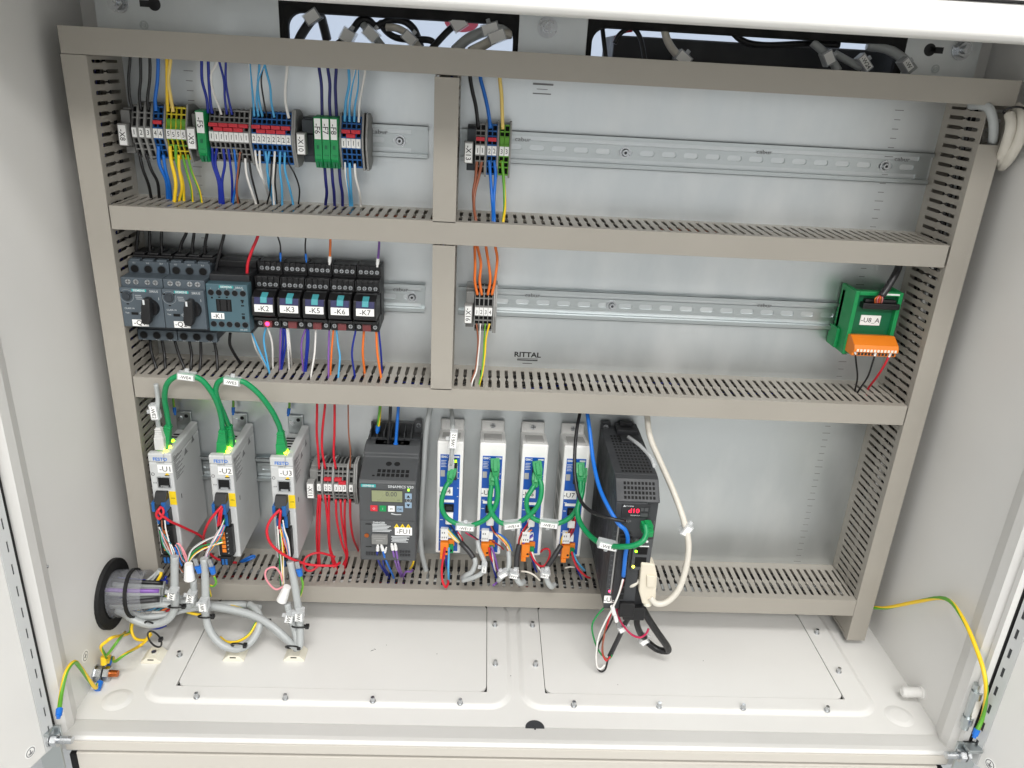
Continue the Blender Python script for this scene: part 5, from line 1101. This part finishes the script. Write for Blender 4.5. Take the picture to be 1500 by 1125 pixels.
# grey sheathed cables with clear tags, black ties
GG = 'grey sheathed cables in the lower left'
cable('cgrey','f',[(668,50,-112),(668,120,-114),(668,200,-116),(672,270,-118),(660,330,-120),(620,375,-122),(545,392,-124),(470,370,-124),(425,340,-122),(380,320,-118)],4.8,'grey cable from drive U1 bending left into the wall grommet',group=GG,tags=[('f',660,235,-124,-1.35,'-W2',9,8,1)],n=14)
cable('cgrey','f',[(815,60,-112),(820,150,-114),(822,240,-118),(820,320,-122),(835,400,-128),(870,460,-134),(920,500,-138),(985,512,-138),(1040,485,-132),(1080,430,-122),(1095,370,-112),(1075,320,-102),(1040,290,-90)],4.7,'grey cable from drive U2 hooping down past the middle tie mount',group=GG,tags=[('f',815,290,-126,-1.6,'-W1',11,8,1)],n=14)
cable('cgrey','f',[(1245,75,-112),(1262,160,-116),(1278,260,-120),(1290,350,-124),(1295,430,-132),(1290,500,-140),(1262,498,-138),(1220,455,-130),(1150,395,-122),(1060,345,-114),(950,315,-110),(850,300,-108),(720,285,-106),(560,268,-108),(440,270,-110),(380,290,-112)],4.5,'long grey cable from drive U3 running along the floor to the wall grommet',group=GG,tags=[('f',1292,340,-128,-1.5,'-W6',11,8,1)],n=14)
cable('cgrey','f',[(760,170,-116),(765,230,-114),(758,290,-108),(690,300,-112),(600,290,-114),(500,300,-114),(400,310,-114)],4.0,'grey cable under the white sleeve running left to the wall grommet',group=GG,tags=[('f',752,250,-120,-1.35,'-W7',10,8,1)],n=14)
cable('cgrey','f',[(1230,285,-118),(1245,350,-122),(1270,430,-128),(1278,505,-140),(1230,470,-130),(1170,420,-120),(1100,370,-108),(1020,330,-96),(930,300,-84)],4.2,'grey cable beside the U3 cable curving behind the tie mount',group=GG,tags=[('f',1243,350,-126,-1.35,'-W5',10,8,1)],n=14)
cable('cgrey','f',[(430,230,-104),(500,215,-98),(560,175,-92),(600,120,-88)],4.2,'grey cable rising from the wall grommet behind the duct end',group=GG,n=12)
cable('cgrey','f',[(430,262,-104),(520,245,-98),(620,255,-92),(720,262,-88)],4.0,'grey printed cable running right from the wall grommet',group=GG,n=12)
for i,(c,pts) in enumerate((('violet',[(430,240,-112),(500,230,-104),(560,195,-96),(600,170,-90)]),('black',[(440,250,-110),(520,215,-102),(570,170,-96),(600,130,-90)]),('grey',[(430,215,-108),(490,195,-100),(545,160,-94),(590,120,-88)]),('teal',[(440,330,-110),(520,345,-106),(580,320,-98),(640,290,-90)]),('dblue',[(440,360,-114),(520,400,-112),(580,410,-104),(625,395,-96)]),('dblue',[(450,320,-108),(540,300,-98),(600,200,-90),(625,150,-86)]),('violet',[(430,300,-110),(520,290,-100),(600,310,-92),(660,300,-86)]),('orange',[(560,350,-100),(600,325,-94),(640,300,-88)]),('black',[(430,290,-112),(520,310,-104),(600,280,-96),(690,270,-88)]),('white',[(440,345,-114),(540,330,-106),(620,330,-98)]),('red',[(570,355,-100),(620,330,-92),(660,310,-88)]),('lblue',[(470,330,-112),(520,330,-106),(580,300,-100)]))):
    wire(c,'f',[tuple(p) for p in pts],r=1.7,label='%s wire in the bundle leaving the wall grommet, %s' % (DISC[c], ('upper','upper','upper','middle','lower','upper','middle','lower','middle','lower','lower','middle')[i]),group='loose wires leaving the wall grommet')
cable('cgrey','f',[(430,300,-112),(560,290,-108),(700,292,-104),(860,300,-100),(980,292,-92),(1100,305,-82)],3.5,'grey cable running right from the grommet behind the cable hoop',group=GG,n=12)
cable('cgrey','f',[(430,285,-108),(620,276,-102),(760,282,-96),(900,288,-88),(1020,284,-78)],3.0,'thin grey cable running right from the grommet under the duct',group=GG,n=12)
cable('cgrey','f',[(430,330,-116),(520,352,-118),(620,345,-114),(720,318,-108),(830,308,-102),(940,322,-100),(1050,352,-104),(1150,400,-112),(1230,462,-124)],3.6,'grey cable from the grommet dipping low, then following the floor cable',group=GG,n=12)
# white sleeves and blue crimp lugs
for v,x,y,Yv,rot,lab in (('f',740,130,-118,.05,'white sleeve on the cable between drives U1 and U2'),('f',1215,240,-118,.35,'white sleeve on the cable left of the U3 cable')):
    o = MB().cyl((0,0,-10),(0,0,1),6.6,22,14,r2=4.6).xf(Matrix.Rotation(rot,4,'Y')).build('sleeve', 'white', None, P_(v,x,y,Yv)); tag(o, lab, 'sleeve', 'white cable sleeves')
for x,y,rot,lab in ((785,110,-.2,'blue crimp lug left of the U2 cable'),(855,115,-.15,'blue crimp lug right of the U2 cable'),(1290,125,-.15,'blue crimp lug right of the U3 cable')):
    t = thing('crimp_lug', lab, 'cable lug', P_('f',x,y,-116), 'blue crimp lugs on the drive cables')
    R = Matrix.Rotation(rot,4,'Y'); MB().cyl((0,0,-6),(0,0,1),3.2,9,12,r2=3.8).xf(R).build('insulation', 'w_blue', t); MB().box(-2.6,2.6,-1.2,1.2,3,14).xf(R).build('lug', 'steel', t, bevel=.5)
wire('yg','f',[(865,150,-116),(875,180,-116),(862,200,-114),(838,200,-112),(848,250,-110)],r=1.4,label='yellow-green earth tail below the lug right of the U2 cable',group='earth tails at the drive cables')
wire('yg','f',[(1297,145,-116),(1308,190,-116),(1302,225,-114),(1290,260,-112)],r=1.4,label='yellow-green earth tail below the lug right of the U3 cable',group='earth tails at the drive cables')
for i,(px,x,lab) in enumerate((( -424,0,'U1'),(-352,0,'U2'),(-282,0,'U3'))):
    v0 = ((258,190),(567,200),(856,215))[i]; v1 = ((268,262),(568,262),(852,268))[i]
    wire('yg','u',[(v0[0],v0[1]-40,-8),(v0[0]+2,v0[1]+10,-9),(v1[0],v1[1],-12)],r=1.5,label='short yellow-green earth wire above drive %s' % lab,group='earth wires above the drives',ferrule=('end','w_blue'))
# black cable ties and tie mounts
def tie(v, x, y, Yv, rx, rz, lab, ang=0, rr=1.1):
    pts = [(rx*math.cos(a*math.pi/8), -6*math.sin(a*math.pi/8)*1.0, rz*math.sin(a*math.pi/8)) for a in range(17)]
    t = thing('cable_tie', lab, 'cable tie', P_(v,x,y,Yv), 'black cable ties'); MB().tube(pts,rr,6,sub=2).build('strap', 'black', t); MB().box(rx-2,rx+2.4,-3,3,-2.2,2.2).build('tie_head', 'black', t, bevel=.5)
tie('f',675,300,-120,9,2.5,'black cable tie around the U1 cable tags',.2); tie('f',822,350,-124,8.5,2.5,'black cable tie around the U2 cable tag',.2); tie('f',1292,400,-128,9,3,'black cable tie around the U3 cable tags',.2)
tie('f',1115,375,-114,6,6,'black cable tie halfway along the long floor cable',.9); tie('f',545,390,-124,5,9,'black cable tie beside the wall grommet',1.2)
tie('f',568,465,-140,7,17,'tall open black tie loop on the left tie mount',1.57); tie('f',985,495,-142,8,8,'black tie loop on the middle tie mount',1.2); tie('f',1255,505,-142,8,7,'black tie loop on the right tie mount',1.2)
for x,y,lab in ((565,538,'leftmost cream tie mount on the cabinet floor'),(972,535,'middle cream tie mount on the cabinet floor'),(1272,535,'right cream tie mount on the cabinet floor')):
    q = bp('f',x,y,Z=ZF+6); t = thing('tie_mount', lab, 'tie mount', (q[0],q[1],ZF+2.6 if x > 700 else ZF+.1), 'cream tie mounts on the floor')
    MB().prism([(-13,0),(13,0),(13,1.6),(6.5,8),(-6.5,8),(-13,1.6)], -11, 11, 'y').build('base', 'nylon', t, bevel=.8); MB().box(-3.6,3.6,-11.2,-10.9,5.4,7).build('slot', 'dark', t); MB().cyl((0,0,8),(0,0,1),3,1.6,10).build('screw', 'steel', t)
# wall grommet with clear sleeve
GYc, GZc = -109, -527
t = thing('wall_grommet', 'round black cable grommet with a clear plastic sleeve in the left wall', 'grommet', (XL,GYc,GZc))
MB().ring((0,0,0),(1,0,0),43,30,5,36).build('flange', 'rubber', t, bevel=1.2)
MB().cyl((.4,0,0),(1,0,0),30,.4,30).build('opening', 'dark', t)
MB().ring((5,0,0),(1,.05,.06),29,28,24,32).build('sleeve', 'sleeve', t)
MB().ring((29,1,1),(1,.05,.06),27.5,26.6,16,32).build('sleeve_end', 'sleeve', t)
MB().ring((26,1,1),(1,.05,.06),30,28,4,32).build('clamp_band', 'rubber', t)
for i,(dy,dz,rr,m) in enumerate(((8,9,5.5,'w_cgrey'),(-9,10,5.2,'w_cgrey'),(12,-6,5.4,'w_cgrey'),(-8,-10,5.2,'w_cgrey'),(1,1,5,'w_cgrey'),(-17,0,3,'w_cdark'),(18,8,2.6,'w_dblue'),(2,19,2.6,'w_black'),(0,-19,3,'w_black'),(-14,16,2.6,'w_violet'),(15,-16,2.4,'w_dblue'))):
    MB().tube([(2,dy,dz),(30,dy*.9,dz*.9),(62,dy*.8+4,dz*.7)],rr,10,sub=4).build('cable_stub', m, t)
# earth stud and earth wires on the left wall
q = bp('p',140,986,X=XL); EY, EZ = q[1], q[2]
t = thing('earth_stud', 'copper threaded earth stud with nuts on the left wall', 'earth stud', (XL,EY,EZ))
MB().cyl((0,0,0),(1,0,0),10,1.4,22).cyl((1.4,0,0),(1,0,0),8.6,7,6).cyl((8.4,0,0),(1,0,0),9.4,1.4,20).cyl((11,0,0),(1,0,0),8.4,6.5,6).build('nuts', 'steel', t)
MB().cyl((17,0,0),(1,0,0),4.2,9,14,r2=3.8).build('thread', 'brass', t)
for (dy,dz,m,nm) in ((6,20,'w_yellow','lug_yellow'),(14,13,'w_yellow','lug_yellow'),(20,6,'w_blue','lug_blue'),(-14,-4,'w_blue','lug_blue')):
    d = Vector((.25,dy,dz)).normalized(); MB().cyl(tuple(Vector((9.6,0,0))+d*11),tuple(d),3.6,10,12,r2=3.9).build('cable_lug', m, t)
GE = 'yellow-green earth wires'
wire('yg','f',[('w',XL+13,EY+5,EZ+19),(300,505,0,-480),(325,478,0,-474),(360,455,0,-468),(440,435,-116),(455,380,-112),(500,300,-104),(590,160,-96),(600,130,-92)],r=1.9,label='earth wire from the wall stud up past the grommet',group=GE)
wire('yg','f',[('w',XL+13,EY+13,EZ+14),(330,545,0,-478),(350,520,0,-470),(390,465,0,-462),(420,430,-112)],r=1.7,label='short thin earth wire between the wall stud and the grommet',group=GE)
wire('yg','f',[('w',XL+13,EY+19,EZ+7),(370,575,0,-470),(420,540,0,-455),(490,500,-130),(525,470,-130),(545,430,-128)],r=1.9,label='earth wire from the stud to the left tie mount',group=GE)
wire('yellow','f',[(470,360,-112),(452,410,-116),(470,460,-122),(520,468,-126),(550,440,-126)],r=1.8,label='yellow wire loop below the wall grommet',group=GE)
wire('yg','f',[(580,165,-94),(600,225,-96),(650,280,-100),(720,325,-104),(790,342,-106),(815,340,-108)],r=1.8,label='earth wire running right behind the cable tags',group=GE)
wire('yg','f',[(895,455,-120),(930,478,-128),(985,475,-130),(1040,440,-126),(1075,380,-116)],r=1.7,label='earth wire following the middle grey cable hoop',group=GE)
wire('yg','f',[(940,295,-96),(1020,320,-104),(1120,370,-116),(1200,425,-126),(1255,478,-132)],r=1.7,label='earth wire lying along the long grey floor cable',group=GE)
wire('yg','p',[('w',XL+9,EY-14,EZ-3),('w',XL+10,EY-24,EZ+2),(117,977,0,-483),(108,970,0,-482),(97,985,0,-481),(90,1015,0,-480),(86,1048,-284)],r=2.3,label='thick earth wire arching from the wall stud to the left door hinge',group=GE,ferrule=('end','w_blue'))
wire('yg','p',[(1255,889,0,470),(1282,890,0,482),(1300,890,0,485),(1345,881,0,490),(1385,877,0,492),(1410,905,0,491),(1432,955,0,490),(1444,1000,0,490),(1441,1045,-276),(1428,1077,-284)],r=2.3,label='long earth wire arching from the right duct to the right door hinge',group=GE,ferrule=('end','w_blue'))
# ================================================================== CABLES BEHIND THE TOP EDGE
GTt = 'cables passing the plate cut-outs'
def tcab(col, v, pts, rr, lab, tags=()): cable(col, v, pts, rr, lab, Y=4, group=GTt, tags=tags, n=10)
tcab('cdark','t',[(180,330,-10),(200,270,-4),(250,190,2),(300,130,6),(345,120,10),(365,170,14),(395,290,20)],5.0,'grey cable arching over the left end of the left cut-out',[('t',290,125,0,-.6,'',14,10,1)])
tcab('black','t',[(470,330,-8),(530,280,-2),(590,210,4),(640,150,8),(700,150,10),(750,190,12),(810,170,12),(870,145,12),(960,155,12),(1030,210,12),(1065,290,12),(1080,340,10)],4.0,'black cable waving through the left cut-out',[('t',550,265,-4,.5,'',12,12,1)])
tcab('black','t',[(780,160,14),(830,230,10),(900,275,6),(1000,290,6),(1100,290,4),(1160,300,2),(1200,340,0)],3.6,'lower black cable crossing the left cut-out')
tcab('cwhite','t',[(830,200,4),(900,205,2),(970,240,0),(1040,310,-4),(1080,370,-8)],3.8,'cream cable in the middle of the left cut-out',[('t',1000,280,-6,.7,'',13,9,1)])
tcab('cgrey','t',[(660,180,8),(700,230,4),(750,280,0),(800,340,-6)],4.2,'pale grey cable in the left cut-out',[('t',720,250,-2,.7,'',14,10,1)])
tcab('black','t',[(1160,360,-8),(1230,280,0),(1300,210,6),(1380,150,10),(1480,120,14)],3.6,'black cable slanting up at the right end of the left cut-out',[('t',1360,170,4,-.6,'',14,12,1)])
tcab('cgrey','t',[(1330,370,-10),(1420,290,-4),(1520,240,0),(1640,200,4),(1730,210,6)],5.4,'thick pale cable at the right end of the left cut-out',[('t',1590,215,-4,-.3,'',16,10,1)])
tcab('cwhite','t',[(1440,380,-10),(1560,320,-6),(1660,260,-2),(1740,250,2)],5.0,'second thick pale cable at the right end of the left cut-out',[('t',1640,270,-8,-.4,'',16,10,1)])
tcab('black','p',[(880,20,20),(884,55,14),(888,90,8)],2.6,'thin black cable at the left end of the right cut-out')
tcab('red','p',[(900,62,18),(905,52,18),(915,46,18),(926,44,18)],2.0,'short red cable end seen in the right cut-out')
tcab('black','p',[(900,64,14),(908,50,14),(925,40,14),(938,56,14),(945,90,8)],2.6,'black cable loop in the right cut-out')
tcab('cwhite','p',[(972,38,6),(978,60,2),(990,78,-4),(1008,92,-8)],4.2,'cream cable bending down in the right cut-out',[('p',1000,86,-8,.6,'',14,10,1)])
tcab('black','p',[(1060,30,20),(1085,58,18),(1120,66,18),(1180,64,18),(1230,66,14)],3.4,'black cable sagging along the right cut-out')
tcab('cgrey','p',[(1190,62,4),(1205,75,0),(1220,92,-6),(1228,104,-10)],4.4,'grey cable in the middle of the right cut-out',[('p',1212,85,-8,1.0,'',12,9,1)])
tcab('cgrey','p',[(1222,78,2),(1240,88,-2),(1262,100,-8)],4.0,'short grey cable in the middle of the right cut-out',[('p',1265,92,-10,.8,'-W24',16,7,1)])
tcab('cgrey','p',[(1270,66,6),(1300,72,2),(1325,88,-4),(1338,104,-8)],5.4,'thick grey cable at the right end of the right cut-out',[('p',1326,95,-12,.8,'-W',12,7,1)])
mach = thing('machine_block', 'dark machine unit seen through the right plate cut-out', 'machine', (200,45,60)); MB().box(-118,215,0,90,0,75).box(-20,40,-6,0,20,52).build('casing', 'servo_dark', mach, bevel=2); MB().box(-50,-30,-4,0,30,60).build('connector', 'inv', mach)
# cables bulging out of the right duct's open top
for i,(pts,rr,c,lab) in enumerate(((((860,455,-50),(960,450,-70),(1060,480,-80),(1110,580,-84),(1130,720,-84),(1120,860,-78),(1100,960,-60)),4.6,'cgrey','inner grey cable bulging from the open top of the right duct'),
    (((1320,560,-90),(1340,650,-96),(1330,760,-98),(1290,900,-94),(1240,1040,-84),(1200,1150,-70)),5.0,'cwhite','cream cable bulging beside the right duct'),
    (((1400,480,-70),(1470,560,-92),(1480,700,-100),(1440,860,-98),(1370,1000,-92),(1290,1120,-80),(1230,1190,-66)),6.0,'cwhite','outermost thick cream cable beside the right duct'))):
    cable(c,'q',[tuple(p) for p in pts],rr,lab,group='cables bulging from the right duct',n=12)
tie('q',1380,520,-92,10,4,'black cable tie at the upper right corner of the ducts',.8)
